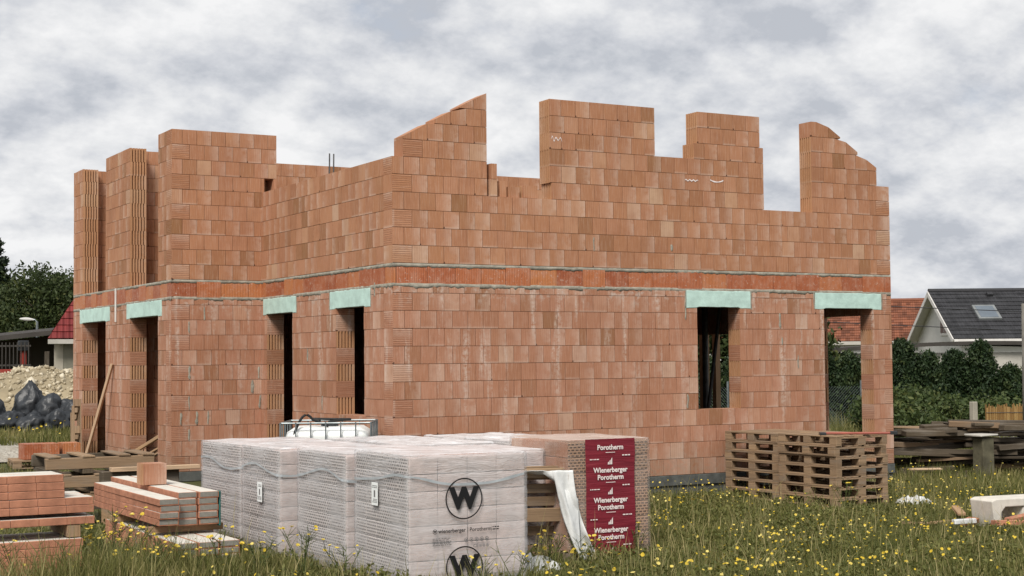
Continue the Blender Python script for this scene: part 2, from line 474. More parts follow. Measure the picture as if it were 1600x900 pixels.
def ground_mat():
    m, g, b, o = new_mat('meadow_ground')
    P = g.n('ShaderNodeTexCoord').outputs['Object']
    a = g.noise(P, 0.35, 5, 0.6)
    f = g.noise(P, 9.0, 6, 0.7)
    c = g.ramp(a, [(0.30, (0.050, 0.060, 0.020)), (0.52, (0.085, 0.090, 0.033)), (0.72, (0.150, 0.125, 0.062))])
    c = g.mix(g.mr(f, 0.40, 0.70, 0.0, 0.7), c, (0.045, 0.044, 0.022))
    g.set(b.inputs['Base Color'], c)
    b.inputs['Roughness'].default_value = 0.95
    g.set(b.inputs['Normal'], g.bump(f, 0.9, 0.06))
    return m


def gravel_mat():
    m, g, b, o = new_mat('pale_gravel')
    P = g.n('ShaderNodeTexCoord').outputs['Object']
    vo = g.n('ShaderNodeTexVoronoi')
    g.set(vo.inputs['Vector'], P)
    vo.inputs['Scale'].default_value = 17
    c = g.mix(g.noise(P, 12.0, 5, 0.7), (0.24, 0.22, 0.18), (0.52, 0.49, 0.43))
    c = g.mix(g.mr(g.noise(P, 1.2, 4, 0.6), 0.45, 0.7, 0.0, 0.5), c, (0.22, 0.18, 0.12))
    g.set(b.inputs['Base Color'], c)
    b.inputs['Roughness'].default_value = 0.95
    g.set(b.inputs['Normal'], g.bump(vo.outputs['Distance'], 0.9, 0.04))
    return m


M['ground'] = ground_mat()
M['gravel'] = gravel_mat()


# ------------------------------------------------------------------ mesh helpers
class MB:
    def __init__(s):
        s.v, s.f, s.uv, s.a = [], [], [], []

    def face(s, idx, uv=None, a=(0.5, 0, 0)):
        s.f.append(idx)
        s.uv.append(uv)
        s.a.append(a)

    def add(s, verts, faces, a=(0.5, 0, 0), uvs=None):
        o = len(s.v)
        s.v += [tuple(p) for p in verts]
        for i, f in enumerate(faces):
            s.face([o + k for k in f], uvs[i] if uvs else None, a)

    def box(s, lo, hi, ch=0.0, a=(0.5, 0, 0), mat=None, jit=0.0):
        """box with chamfered edges; uv u runs along the longest side"""
        x0, y0, z0 = lo
        x1, y1, z1 = hi
        L = (x1 - x0, y1 - y0, z1 - z0)
        ch = min(ch, 0.45 * min(L))
        lg = L.index(max(L))
        o = len(s.v)
        c3 = [(x0, x1), (y0, y1), (z0, z1)]
        pts, key = [], {}
        for i in range(8):
            sg = (i & 1, i >> 1 & 1, i >> 2 & 1)
            jt = [rnd.uniform(-jit, jit) for _ in range(3)]
            for ax in range(3):
                p = []
                for k in range(3):
                    v = c3[k][sg[k]]
                    if k != ax:
                        v += ch * (1 - 2 * sg[k])
                    p.append(v + jt[k])
                key[(i, ax)] = len(pts)
                pts.append(tuple(p))
        fs = []
        for ax in range(3):
            b, c = (ax + 1) % 3, (ax + 2) % 3
            for sd in (0, 1):
                q = []
                for sb, sc in ((0, 0), (1, 0), (1, 1), (0, 1)):
                    i = (sd << ax) | (sb << b) | (sc << c)
                    q.append(key[(i, ax)])
                fs.append((q if sd else q[::-1], ax))
        if ch > 0:
            for ax in range(3):
                b, c = (ax + 1) % 3, (ax + 2) % 3
                for sb in (0, 1):
                    for sc in (0, 1):
                        i0 = (sb << b) | (sc << c)
                        i1 = i0 | (1 << ax)
                        q = [key[(i0, b)], key[(i1, b)], key[(i1, c)], key[(i0, c)]]
                        fs.append((q if (sb ^ sc) else q[::-1], b))
            for i in range(8):
                q = [key[(i, 0)], key[(i, 1)], key[(i, 2)]]
                par = bin(i).count('1') % 2
                fs.append((q if par else q[::-1], 0))
        R = mat
        for p in pts:
            s.v.append(tuple(R @ Vector(p)) if R is not None else p)
        for q, ax in fs:
            ua = lg if lg != ax else (ax + 1) % 3
            va = 3 - ax - ua
            s.face([o + k for k in q], [(pts[k][ua] - c3[ua][0], pts[k][va] - c3[va][0]) for k in q], a)

    def tube(s, pts, r, n=8, a=(0.5, 0, 0), cap=True):
        pts = [Vector(p) for p in pts]
        rs = r if isinstance(r, (list, tuple)) else [r] * len(pts)
        o = len(s.v)
        ref = None
        ln = 0
        for i, p in enumerate(pts):
            t = (pts[min(i + 1, len(pts) - 1)] - pts[max(i - 1, 0)]).normalized()
            if ref is None:
                ref = Vector((0, 0, 1)) if abs(t.z) < 0.9 else Vector((1, 0, 0))
            e1 = t.cross(ref).normalized()
            e2 = t.cross(e1).normalized()
            ref = e1.cross(t) * -1 if False else ref
            for k in range(n):
                an = 2 * math.pi * k / n
                s.v.append(tuple(p + (e1 * math.cos(an) + e2 * math.sin(an)) * rs[i]))
        for i in range(len(pts) - 1):
            for k in range(n):
                k2 = (k + 1) % n
                s.face([o + i * n + k, o + i * n + k2, o + (i + 1) * n + k2, o + (i + 1) * n + k],
                       [(i * .2, k / n * .2), (i * .2, (k + 1) / n * .2), ((i + 1) * .2, (k + 1) / n * .2), ((i + 1) * .2, k / n * .2)], a)
        if cap:
            s.face([o + k for k in range(n)][::-1], None, a)
            s.face([o + (len(pts) - 1) * n + k for k in range(n)], None, a)

    def build(s, name, mat, parent=None, smooth=False, kind=None):
        me = bpy.data.meshes.new(name)
        me.from_pydata(s.v, [], s.f)
        if any(u is not None for u in s.uv):
            ul = me.uv_layers.new(name='UVMap')
            fl = []
            for f, u in zip(s.f, s.uv):
                for k in range(len(f)):
                    fl += list(u[k][:2]) if u is not None else [0.0, 0.0]
            ul.data.foreach_set('uv', fl)
        at = me.attributes.new('bk', 'FLOAT_VECTOR', 'FACE')
        at.data.foreach_set('vector', [q for a in s.a for q in a])
        me.materials.append(mat)
        if smooth:
            me.polygons.foreach_set('use_smooth', [True] * len(me.polygons))
        me.update()
        ob = bpy.data.objects.new(name, me)
        COL.objects.link(ob)
        if parent is not None:
            ob.parent = parent
        if kind:
            ob['kind'] = kind
        return ob


def tri_mesh(name, V, F, A, mat, parent=None, kind=None, smooth=False):
    """big triangle soup from numpy arrays; A: one vector per face"""
    me = bpy.data.meshes.new(name)
    V = np.asarray(V, dtype=np.float32)
    F = np.asarray(F, dtype=np.int32)
    k = F.shape[1]
    me.vertices.add(len(V))
    me.vertices.foreach_set('co', V.ravel())
    me.loops.add(F.size)
    me.loops.foreach_set('vertex_index', F.ravel())
    me.polygons.add(len(F))
    me.polygons.foreach_set('loop_start', np.arange(0, F.size, k, dtype=np.int32))
    if smooth:
        me.polygons.foreach_set('use_smooth', np.ones(len(F), dtype=bool))
    at = me.attributes.new('bk', 'FLOAT_VECTOR', 'FACE')
    at.data.foreach_set('vector', np.asarray(A, dtype=np.float32).ravel())
    me.materials.append(mat)
    me.update(calc_edges=True)
    ob = bpy.data.objects.new(name, me)
    COL.objects.link(ob)
    if parent is not None:
        ob.parent = parent
    if kind:
        ob['kind'] = kind
    return ob


def tag(o, label, cat, group=None):
    o['label'] = label
    o['category'] = cat
    if group:
        o['group'] = group
    return o


def thing(name, loc, label, cat, group=None, rz=0.0, rot=None):
    o = bpy.data.objects.new(name, None)
    o.empty_display_size = 0.2
    COL.objects.link(o)
    o.location = loc
    o.rotation_euler = rot if rot else (0, 0, rz)
    return tag(o, label, cat, group)


KIDS = {}


def copy_tree(o, loc=None, rot=None, label=None):
    c = o.copy()
    COL.objects.link(c)
    if loc is not None:
        c.location = loc
    if rot is not None:
        c.rotation_euler = rot
    if label:
        c['label'] = label
    for ch in [x for x in o.children]:
        d = ch.copy()
        COL.objects.link(d)
        d.parent = c
        for gch in [x for x in ch.children]:
            e = gch.copy()
            COL.objects.link(e)
            e.parent = d
    return c


def text_mb(s, size, bold=0.0, align='CENTER'):
    cu = bpy.data.curves.new('t', 'FONT')
    cu.body = s
    cu.size = size
    cu.offset = bold
    cu.align_x = align
    cu.align_y = 'CENTER'
    cu.resolution_u = 3
    ob = bpy.data.objects.new('t', cu)
    COL.objects.link(ob)
    dg = bpy.context.evaluated_depsgraph_get()
    me = bpy.data.meshes.new_from_object(ob.evaluated_get(dg))
    vs = [tuple(v.co) for v in me.vertices]
    fs = [tuple(p.vertices) for p in me.polygons]
    bpy.data.objects.remove(ob)
    bpy.data.meshes.remove(me)
    bpy.data.curves.remove(cu)
    return vs, fs


def sst(a, b, x):
    t = min(1, max(0, (x - a) / (b - a)))
    return t * t * (3 - 2 * t)


GZ = -0.35


def terrain(x, y):
    z = GZ
    left = 1 - sst(-1.0, 9.0, x)
    z += left * (0.32 * sst(1.0, 9.0, y) + 0.50 * sst(9.0, 22.0, y))
    if y > -1:
        z += 0.035 * mnoise.noise((x * 0.35, y * 0.35, 0.0)) * sst(-1, 4, y)
    return z


# ================================================================== SETTING
def make_ground():
    xs = list(np.concatenate([np.linspace(-400, -30, 8), np.arange(-20, 40.1, 1.0), np.linspace(50, 500, 8)]))
    ys = list(np.concatenate([np.linspace(-300, -30, 6), np.arange(-22, 40.1, 1.0), np.linspace(50, 600, 9)]))
    mb = MB()
    for y in ys:
        for x in xs:
            mb.v.append((x, y, terrain(x, y)))
    nx = len(xs)
    for j in range(len(ys) - 1):
        for i in range(nx - 1):
            mb.face([j * nx + i, j * nx + i + 1, (j + 1) * nx + i + 1, (j + 1) * nx + i])
    o = mb.build('ground', M['ground'], smooth=True)
    o['kind'] = 'structure'
    mb = MB()
    gx = np.linspace(-12, -1.9, 22)
    gy = np.linspace(9.2, 15.2, 14)
    for j, y in enumerate(gy):
        for i, x in enumerate(gx):
            e = 0.25 * math.sin(x * 1.3) * (1 if j in (0, len(gy) - 1) else 0)
            mound = 0.24 * math.exp(-((x + 2.4) / 1.3) ** 2 - ((y - 10.6) / 0.8) ** 2)
            mb.v.append((x, y + e, terrain(x, y + e) + 0.03 + mound + 0.02 * mnoise.noise((x * 2, y * 2, 3))))
    for j in range(len(gy) - 1):
        for i in range(len(gx) - 1):
            k = j * len(gx) + i
            mb.face([k, k + 1, k + 1 + len(gx), k + len(gx)])
    o = mb.build('gravel_path', M['gravel'], smooth=True)
    o['kind'] = 'structure'


make_ground()

# ================================================================== HOUSE
HL, HC, HW, HG = 9.25, 5.31, 1.55, 12.06
TH = 0.30
Z_SLIP, Z_M1, Z_BLK, Z_M2, Z_UP = 2.75, 2.845, 2.885, 3.125, 3.17

house = thing('brick_house_shell', (0, 0, 0), 'unfinished roofless house of orange hollow clay bricks with stepped gable walls', 'building')


class Frame:
    def __init__(s, O, U, T):
        s.O, s.U, s.T = Vector((*O, 0)), Vector((*U, 0)), Vector((*T, 0))
        s.flip = (U[0] * T[1] - U[1] * T[0]) < 0

    def p(s, u, t, z):
        q = s.O + s.U * u + s.T * t
        return (q.x, q.y, z)


F_R = Frame((0, 0), (1, 0), (0, 1))            # front facade, y = 0
F_L = Frame((0, 0), (0, 1), (1, 0))            # recessed wall, x = 0
F_W = Frame((-HW, HC), (1, 0), (0, 1))         # end of the wing
F_E = Frame((-HW, HC), (0, 1), (1, 0))         # long side of the wing
F_S = Frame((HL - TH, 0), (0, 1), (1, 0))      # far side wall
F_B = Frame((0.3, 8.8), (1, 0), (0, 1))        # rear wall of the main body
F_X = Frame((0.0, HC), (0, 1), (1, 0))         # cross wall inside the wing
F_P = Frame((-HW + 0.3, 8.2), (1, 0), (0, 1))   # partition in the wing, by the middle pier
F_Q = Frame((-HW + 0.3, 11.5), (1, 0), (0, 1))  # partition in the wing, by the far pier
F_M = Frame((3.2, 0.3), (0, 1), (1, 0))         # partition added in the main body, blocks bright sky behind the left openings
F_N = Frame((-HW, HG - 0.3), (1, 0), (0, 1))   # north end of wing

BR = []   # (score, args)


def add_brick(mb, fr, u0, u1, z0, z1, th, off, fs, ss, r, tone, teeth, z1b, notch=True):
    """hollow block: square joint recess along its left and lower front edge, optional keyed end"""
    g_ = 0.0007
    c, d = (0.0055, 0.030) if notch else (g_, 0.004)
    z1b = z1 if z1b is None else z1b
    plan = [(u0 + g_, d + off), (u0 + c, d + off), (u0 + c, off), (u1 - g_, off), (u1 - g_, th), (u0 + g_, th)]
    if not notch:
        plan[1] = (u0 + g_ * 2, d * 0.5 + off)
    if teeth:
        k = 5
        st = (th - 0.045) / k
        sh = 0.012 if int(round(z0 * 4)) % 2 else 0.0
        for i in range(k - 1, -1, -1):
            ta = 0.022 + sh + i * st + st * 0.74
            tb = 0.022 + sh + i * st + st * 0.30
            plan += [(u0 + g_, ta), (u0 + 0.04, ta), (u0 + 0.04, tb), (u0 + g_, tb)]
    n = len(plan)
    o = len(mb.v)

    def ztop(u):
        w = (u - u0) / (u1 - u0)
        return z1 + (z1b - z1) * w
    jz = 0.0062
    for k in range(4):
        for i, (u, t) in enumerate(plan):
            tt = t + (0.03 if k < 2 and i in (2, 3) else 0)
            z = (z0 + g_, z0 + jz, z0 + jz, ztop(u))[k]
            mb.v.append(fr.p(u, tt, z))
    for k in range(3):
        for i in range(n):
            if k == 1 and i not in (1, 2, 3):
                continue
            j = (i + 1) % n
            q = [o + k * n + i, o + k * n + j, o + (k + 1) * n + j, o + (k + 1) * n + i]
            side = i >= 5
            st_ = ss if side else (fs if i == 2 else 0)
            uv = []
            for kk, ii in ((k, i), (k, j), (k + 1, j), (k + 1, i)):
                u, t = plan[ii]
                zz = mb.v[o + kk * n + ii][2] - z0
                a = t if side else u - u0
                uv.append((zz, a) if st_ else (a, zz))
            if fr.flip:
                q, uv = q[::-1], uv[::-1]
            mb.face(q, uv, (r, float(st_), 2.0 if side and teeth else tone))
    for k, ring in ((0, list(range(n))[::-1]), (3, list(range(n)))):
        q = [o + k * n + i for i in ring]
        uv = [(plan[i][0] - u0, plan[i][1]) for i in ring]
        if fr.flip:
            q, uv = q[::-1], uv[::-1]
        mb.face(q, uv, (r, 0.0, tone))


def put(fr, u0, u1, z0, z1, th=TH, fs=0, ss=0, tone=0.0, teeth=False, z1b=None, hidden=False, notch=True):
    off = rnd.uniform(-0.0022, 0.0022) + (rnd.uniform(-0.004, 0.004) if rnd.random() < 0.1 else 0)
    r = min(1, max(0, rnd.gauss(0.48, 0.19)))
    if rnd.random() < 0.06:
        r = rnd.uniform(0.85, 1.0)
    if rnd.random() < 0.03:
        r = rnd.uniform(0.02, 0.14)
    if tone > 0:
        tone = min(1, max(0, tone + rnd.uniform(-0.25, 0.15)))
    else:
        tone = rnd.uniform(0, 0.25)
    ctr = Vector(fr.p((u0 + u1) / 2, 0, (z0 + z1) / 2))
    dv = ctr - CAM
    cosv = max(0.0, dv.normalized().dot(fr.T))
    area = (u1 - u0) * (z1 - z0) * cosv / dv.length_squared
    vis = not hidden and z0 >= 0.45
    BR.append((area if vis else 0.0, (fr, u0, u1, z0, z1, th, off, fs, ss, r, tone, teeth, z1b, notch)))


def row(fr, z0, z1, segs, idx, tone=0.0, hidden=False, slope=None, th=TH, upper=False):
    """segs: (a, b, left end kind, right end kind); kinds: corner, jamb, plain"""
    for a, b, lk, rk in segs:
        cuts = [a]
        fs0 = ss0 = 0
        teeth = False
        if lk == 'corner':
            cuts.append(a + (0.30 if idx % 2 == 0 else 0.175))
            fs0, ss0 = (1, 0) if idx % 2 == 0 else (0, 1)
        elif lk == 'jamb':
            if upper or idx % 2 == 0:
                cuts.append(a + (0.25 if idx % 2 == 0 else 0.20))
                teeth = True
            else:
                cuts.append(a + 0.125)
                ss0 = 1
        else:
            cuts.append(a + (0.25 if idx % 2 == 0 else 0.125))
        end = b
        last = None
        if rk == 'corner' and b - a > 0.7:
            last = 0.30 if idx % 2 == 0 else 0.375
            end = b - last
        while cuts[-1] + 0.25 < end - 0.02:
            step = 0.25 + rnd.uniform(-0.0015, 0.0015)
            if rnd.random() < 0.012:
                step = rnd.choice((0.125, 0.19))
            cuts.append(cuts[-1] + step)
        cuts = [q for q in cuts if q < end - 0.045] + [end]
        if last:
            cuts.append(b)
        if cuts[1] <= a:
            cuts = [a] + cuts[2:]
        for i in range(len(cuts) - 1):
            u0, u1 = cuts[i], cuts[i + 1]
            fs = fs0 if i == 0 else 0
            if rk == 'corner' and i == len(cuts) - 2 and idx % 2 == 0:
                fs = 1
            za, zb = z1, None
            if slope:
                if max(slope(u0), slope(u1)) < z0 + 0.06:
                    continue
                us = [u0 + (u1 - u0) * q / 40 for q in range(41)]
                us = [q for q in us if slope(q) > z0 + 0.018]
                u0, u1 = us[0], us[-1]
                za, zb = min(z1, slope(u0)), min(z1, slope(u1))
            put(fr, u0, u1, z0, za, th, fs, ss0 if i == 0 else 0, tone, teeth and i == 0, zb, hidden, notch=not (i == 0 and lk in ('corner', 'jamb')))


def cut(segs, a, b):
    """remove [a,b] from the segments, leaving jambs"""
    out = []
    for s0, s1, l, r_ in segs:
        if b <= s0 or a >= s1:
            out.append((s0, s1, l, r_))
            continue
        if a > s0 + 0.04:
            out.append((s0, a, l, 'plain'))
        if b < s1 - 0.04:
            out.append((b, s1, 'jamb', r_))
    return out


# ---- ground floor walls: openings as (from, to, sill, lintel from, lintel to)
OP_R = [(5.22, 6.05, 1.0, 5.01, 6.27), (7.78, 8.83, 0.0, 7.59, 9.03)]
OP_L = [(0.99, 2.04, 1.0, 0.76, 2.27), (3.85, 5.03, 0.0, 3.68, 5.20)]
OP_E = [(0.77, 2.52, 0.0, 0.55, 2.74), (4.20, 5.98, 0.0, 3.90, 6.20)]
WALLS = [(F_R, (0, HL, 'corner', 'corner'), OP_R), (F_L, (TH, HC, 'plain', 'plain'), OP_L),
         (F_W, (0, HW, 'corner', 'plain'), []), (F_E, (TH, HG - HC, 'plain', 'plain'), OP_E)]
for fr, full, ops in WALLS:
    for i in range(11):
        z0, z1 = i * 0.25, i * 0.25 + 0.25
        segs = [full]
        for a, b, sill, la, lb in ops:
            if i == 10:
                segs = cut(segs, la, lb)
                put(fr, la + 0.0, a, z0, 2.595, fs=0)
                put(fr, b, lb, z0, 2.595, fs=0, ss=1)
            elif z0 >= sill - 0.01:
                segs = cut(segs, a, b)
        if i == 10:
            segs = [(s0, s1, 'plain' if l == 'jamb' else l, r_) for s0, s1, l, r_ in segs]
        row(fr, z0, z1, segs, i)
    segs = [full]
    for a, b, sill, la, lb in ops:
        segs = cut(segs, la, lb)
    segs = [(s0, s1, 'plain', 'plain') for s0, s1, l, r_ in segs]
    row(fr, Z_SLIP, Z_M1, segs, 1)

# ---- attic walls
S1 = lambda u: 4.96 + (u - 0.17) * 0.537
S3 = lambda u: 5.69 - max(0, u - 7.80) * 0.607 if u < 8.96 else 4.98
for j in range(10):
    z0 = Z_UP + 0.25 * j
    z1 = z0 + 0.25
    t = 0.85
    if j <= 3:
        row(F_R, z0, z1, [(0, HL, 'corner', 'corner')], j, t)
    elif j <= 5:
        row(F_R, z0, z1, [(0, 1.51, 'corner', 'plain'), (2.60 if j == 4 else 2.57, 6.57, 'jamb', 'plain'), (7.57, HL, 'jamb', 'corner')], j, t, upper=True)
    else:
        if j == 6:
            row(F_R, z0, z1, [(0.17, 1.51, 'corner', 'plain')], j, t)
            row(F_R, z0, z1, [(2.57, 6.57, 'jamb', 'plain')], j, t, upper=True)
        else:
            row(F_R, z0, z1, [(0.17, 1.51, 'plain', 'plain')], j, t, slope=S1)
            row(F_R, z0, z1, [(2.57, 4.46, 'jamb', 'plain'), (5.20 if j == 7 else 5.27, 6.57 if j == 7 else 6.50, 'jamb', 'plain')], j, t, upper=True)
        if j < 9:
            row(F_R, z0, z1, [(7.57, 8.98, 'jamb', 'plain')], j, t, slope=S3, upper=True)
        else:
            row(F_R, z0, z1, [(7.57, 8.35, 'plain', 'plain')], j, t, slope=S3)
    if j <= 5:
        row(F_L, z0, z1, [(TH, HC, 'plain', 'plain')], j, t)
        row(F_W, z0, z1, [(0, HW, 'corner', 'plain')], j, t)
    elif j == 6:
        row(F_W, z0, z1, [(0, 1.61, 'corner', 'plain'), (1.77, 1.83, 'plain', 'plain')], j, t)
    else:
        row(F_W, z0, z1, [(0, 1.83, 'corner', 'plain')], j, t)
    row(F_E, z0, z1, [(TH, 0.77, 'plain', 'plain'), (2.55, 4.22, 'jamb', 'plain'), (5.98, HG - HC, 'jamb', 'plain')], j, t, upper=True)

# ---- walls that show only through openings and over the front walls
for j in range(10):
    z0 = Z_UP + 0.25 * j
    row(F_B, z0, z0 + 0.25, [(0, 3.3 if j < 9 else 3.1, 'plain', 'plain'), (4.1 if j > 3 else 3.3, 8.95, 'plain', 'plain')], j, 0.95, hidden=True)
    if j < 4:
        row(F_S, z0, z0 + 0.25, [(TH, 8.8, 'plain', 'plain')], j, 0.9, hidden=True)
    if j < 9:
        row(F_X, z0, z0 + 0.25, [(TH, 2.9, 'jamb', 'plain'), (3.7, HG - HC, 'jamb', 'plain')], j, 0.95, hidden=True)
    row(F_P, z0, z0 + 0.25, [(0, 1.25, 'plain', 'plain')], j, 0.95, hidden=True)
    row(F_Q, z0, z0 + 0.25, [(0, 1.25, 'plain', 'plain')], j, 0.95, hidden=True)
for i in range(11):
    z0 = i * 0.25
    z1i = z0 + 0.25 if i < 10 else Z_M1 - 0.002
    row(F_P, z0, z1i, [(0, 1.25, 'plain', 'plain')], i, 0.0, hidden=True)
    row(F_M, z0, z1i, [(0, 8.5, 'plain', 'plain')], i, 0.0, hidden=True)
    segs = [(TH, 8.8, 'plain', 'plain')]
    if i < 10:
        segs = cut(segs, 0.42, 1.62)
    if i < 9:
        segs = cut(segs, 3.5, 6.4)
    row(F_S, z0, z1i, segs, i, 0.0, hidden=True)
    row(F_B, z0, z1i, [(0, 8.95, 'plain', 'plain')], i, 0.0, hidden=True)
    row(F_X, z0, z1i, [(TH, HG - HC, 'plain', 'plain')], i, 0.0, hidden=True)
    row(F_N, z0, z0 + 0.25, [(TH, 1.54, 'plain', 'plain')], i, 0.0, hidden=True)

BR.sort(key=lambda q: -q[0])
for k, (sc_, ar_) in enumerate(BR[:300]):
    mb = MB()
    add_brick(mb, *ar_)
    mb.build('brick', M['brick'], house)
mb = MB()
for sc_, ar_ in BR[300:]:
    add_brick(mb, *ar_)
mb.build('brick_courses', M['brick'], house, kind='stuff')


def wavy_strip(name, fr, u0, u1, z0, z1, proud, seed, amp=0.010):
    mb = MB()
    n = int((u1 - u0) / 0.02)
    for i in range(n + 1):
        u = u0 + (u1 - u0) * i / n
        lo = z0 - amp * 0.4 + amp * 0.9 * mnoise.noise((u * 3.1, seed, 0)) + amp * 0.8 * mnoise.noise((u * 17, seed, 5)) - (amp * 1.1 * max(0, mnoise.noise((u * 7, seed, 8))) )
        hi = z1 + amp * 0.3 * mnoise.noise((u * 5, seed, 9))
        pr_ = proud + 0.002 * mnoise.noise((u * 9, seed, 2))
        mid = (lo + hi) / 2
        for t, z in ((0.03, lo), (-pr_ * 0.3, lo), (-pr_, mid), (-pr_ * 0.6, hi), (0.03, hi)):
            mb.v.append(fr.p(u, t, z))
    for i in range(n):
        for k in range(4):
            q = [i * 5 + k, i * 5 + k + 1, (i + 1) * 5 + k + 1, (i + 1) * 5 + k]
            mb.face(q if fr.flip else q[::-1])
    return mb.build(name, M['mortar'], house, smooth=True)


EDGES = [(F_R, 0, HL, 1), (F_L, 0, HC, 2), (F_W, 0, HW, 3), (F_E, 0, HG - HC, 4)]
for fr, a, b, sd in EDGES:
    # slab edge blocks
    u = a if fr in (F_R, F_W) else 0.26
    k = 0
    while u < b - 0.05:
        wd = (0.05 if fr is F_R and k == 0 else rnd.choice((0.42, 0.45, 0.48, 0.4)))
        u1 = min(b, u + wd)
        if b - u1 < 0.12:
            u1 = b
        mb = MB()
        add_brick(mb, fr, u, u1, Z_BLK - 0.012, Z_M2 + 0.012, 0.25, rnd.uniform(-0.004, 0.006), 0, 0, rnd.random(), 0, False, None)
        mb.build('slab_edge_block', M['block'], house)
        u = u1
        k += 1
    aa = a - 0.008 if fr is not F_L else 0.0
    bb = b if fr is not F_L else HC - 0.002
    wavy_strip('mortar_bed', fr, aa, bb, Z_M1 - 0.004, Z_BLK + 0.004, 0.001, sd, 0.024)
    wavy_strip('mortar_bed', fr, aa, bb, Z_M2, Z_UP - 0.001, 0.0015, sd + 20, 0.018)


def hbox(name, lo, hi, mat, ch=0.004):
    mb = MB()
    mb.box(lo, hi, ch)
    return mb.build(name, M[mat], house)


hbox('floor_slab', (0.26, 0.26, Z_M1), (HL - 0.02, 8.9, 3.12), 'slab')
hbox('floor_slab', (-HW + 0.26, HC + 0.26, Z_M1), (0.258, HG - 0.02, 3.12), 'slab')
hbox('ground_slab', (0.02, 0.02, -0.10), (HL - 0.02, 9.08, -0.004), 'slab')
hbox('ground_slab', (-HW + 0.02, HC + 0.02, -0.10), (0.018, HG - 0.02, -0.004), 'slab')
hbox('foundation', (0.015, 0.015, -0.75), (HL - 0.01, 9.0, -0.101), 'bitumen', 0.01)
hbox('foundation', (-HW + 0.015, HC + 0.015, -0.75), (0.013, HG, -0.101), 'bitumen', 0.01)
hbox('foundation_edge', (-0.012, -0.012, -0.16), (HL + 0.01, 0.013, -0.003), 'bitumen', 0.006)
hbox('foundation_edge', (-HW - 0.012, HC - 0.012, -0.16), (-0.014, HC + 0.013, -0.003), 'bitumen', 0.006)
hbox('foundation_edge', (-0.012, 0.015, -0.16), (0.013, HC - 0.02, -0.003), 'bitumen', 0.006)
hbox('foundation_edge', (-HW - 0.012, HC + 0.015, -0.16), (-HW + 0.013, HG, -0.003), 'bitumen', 0.006)

# lintels: concrete beam with mint foam boards on the outside
for fr, full, ops in WALLS:
    for a, b, sill, la, lb in ops:
        mb = MB()
        p0, p1 = fr.p(la + 0.003, 0.065, 2.604), fr.p(lb - 0.003, TH - 0.004, 2.842)
        mb.box(tuple(min(q) for q in zip(p0, p1)), tuple(max(q) for q in zip(p0, p1)), 0.004)
        mb.build('lintel_beam', M['slab'], house)
        mb = MB()
        nn = 26
        o = 0
        sdv = la * 7.3
        cols = []
        for i in range(nn + 1):
            u = la + 0.006 + (lb - la - 0.012) * i / nn
            lo = 2.598 + 0.005 * mnoise.noise((u * 6, sdv, 1))
            if u < a - 0.01 or u > b + 0.01:
                lo -= 0.016 + 0.005 * mnoise.noise((u * 9, sdv, 4))
            hi = 2.852 + 0.011 * mnoise.noise((u * 11, sdv, 2))
            pr_ = -0.006
            for t, z in ((0.062, lo), (pr_ + 0.003, lo), (pr_, lo + 0.006), (pr_, hi - 0.006), (pr_ + 0.004, hi), (0.062, hi)):
                mb.v.append(fr.p(u, t, z))
        for i in range(nn):
            for k in range(5):
                q = [i * 6 + k, i * 6 + k + 1, (i + 1) * 6 + k + 1, (i + 1) * 6 + k]
                mb.face(q if fr.flip else q[::-1])
        e0 = list(range(6))
        e1 = [nn * 6 + k for k in range(6)]
        mb.face(e0)
        mb.face(e1)
        mb.build('lintel_insulation', M['xps'], house)

# mortar squeezed out and smeared over joints
for fr, spots in ((F_R, [(5.0, 2.58, 0.035, 0.27), (6.28, 2.56, 0.035, 0.29), (7.575, 2.58, 0.03, 0.27), (9.045, 2.58, 0.03, 0.27), (4.75, 3.46, 0.05, 0.10), (3.33, 3.42, 0.035, 0.21), (5.72, 0.0, 0, 0), (6.86, 2.27, 0.05, 0.24), (7.22, 1.62, 0.03, 0.22), (5.02, 1.02, 0.04, 0.22), (5.0, 2.4, 0.03, 0.2), (6.9, 2.0, 0.04, 0.12)]),
                  (F_W, [(0.30, 2.28, 0.04, 0.2), (0.31, 1.52, 0.04, 0.22), (0.30, 1.02, 0.04, 0.22), (0.16, 0.77, 0.05, 0.2), (0.43, 0.77, 0.05, 0.22), (0.62, 0.77, 0.04, 0.22), (1.40, 1.27, 0.06, 0.22), (1.51, 1.52, 0.04, 0.2), (1.53, 1.02, 0.04, 0.22), (0.30, 0.5, 0.04, 0.2), (0.56, 2.5, 0.03, 0.22)]),
                  (F_L, [(0.75, 2.58, 0.03, 0.27), (2.285, 2.58, 0.03, 0.27), (3.665, 2.58, 0.03, 0.27), (2.6, 1.05, 0.05, 0.22), (3.2, 1.8, 0.05, 0.2), (0.62, 2.72, 0.05, 0.2)])):
    for u, z, wd, ht in spots:
        if wd == 0:
            continue
        mb = MB()
        n = 8
        for i in range(n + 1):
            zz = z + ht * i / n
            w2 = wd * (0.5 + 0.35 * mnoise.noise((u * 5, zz * 14, 1.0))) * (0.4 if i in (0, n) else 1)
            c = u + 0.012 * mnoise.noise((u, zz * 9, 7.0))
            for uu, t in ((c - w2, 0.004), (c - w2 * 0.5, -0.006), (c + w2 * 0.5, -0.006), (c + w2, 0.004)):
                mb.v.append(fr.p(uu, t, zz))
        for i in range(n):
            for k in range(3):
                q = [i * 4 + k, i * 4 + k + 1, (i + 1) * 4 + k + 1, (i + 1) * 4 + k]
                mb.face(q[::-1] if fr.flip else q)
        mb.build('mortar_smear', M['mortar'], house, smooth=True)

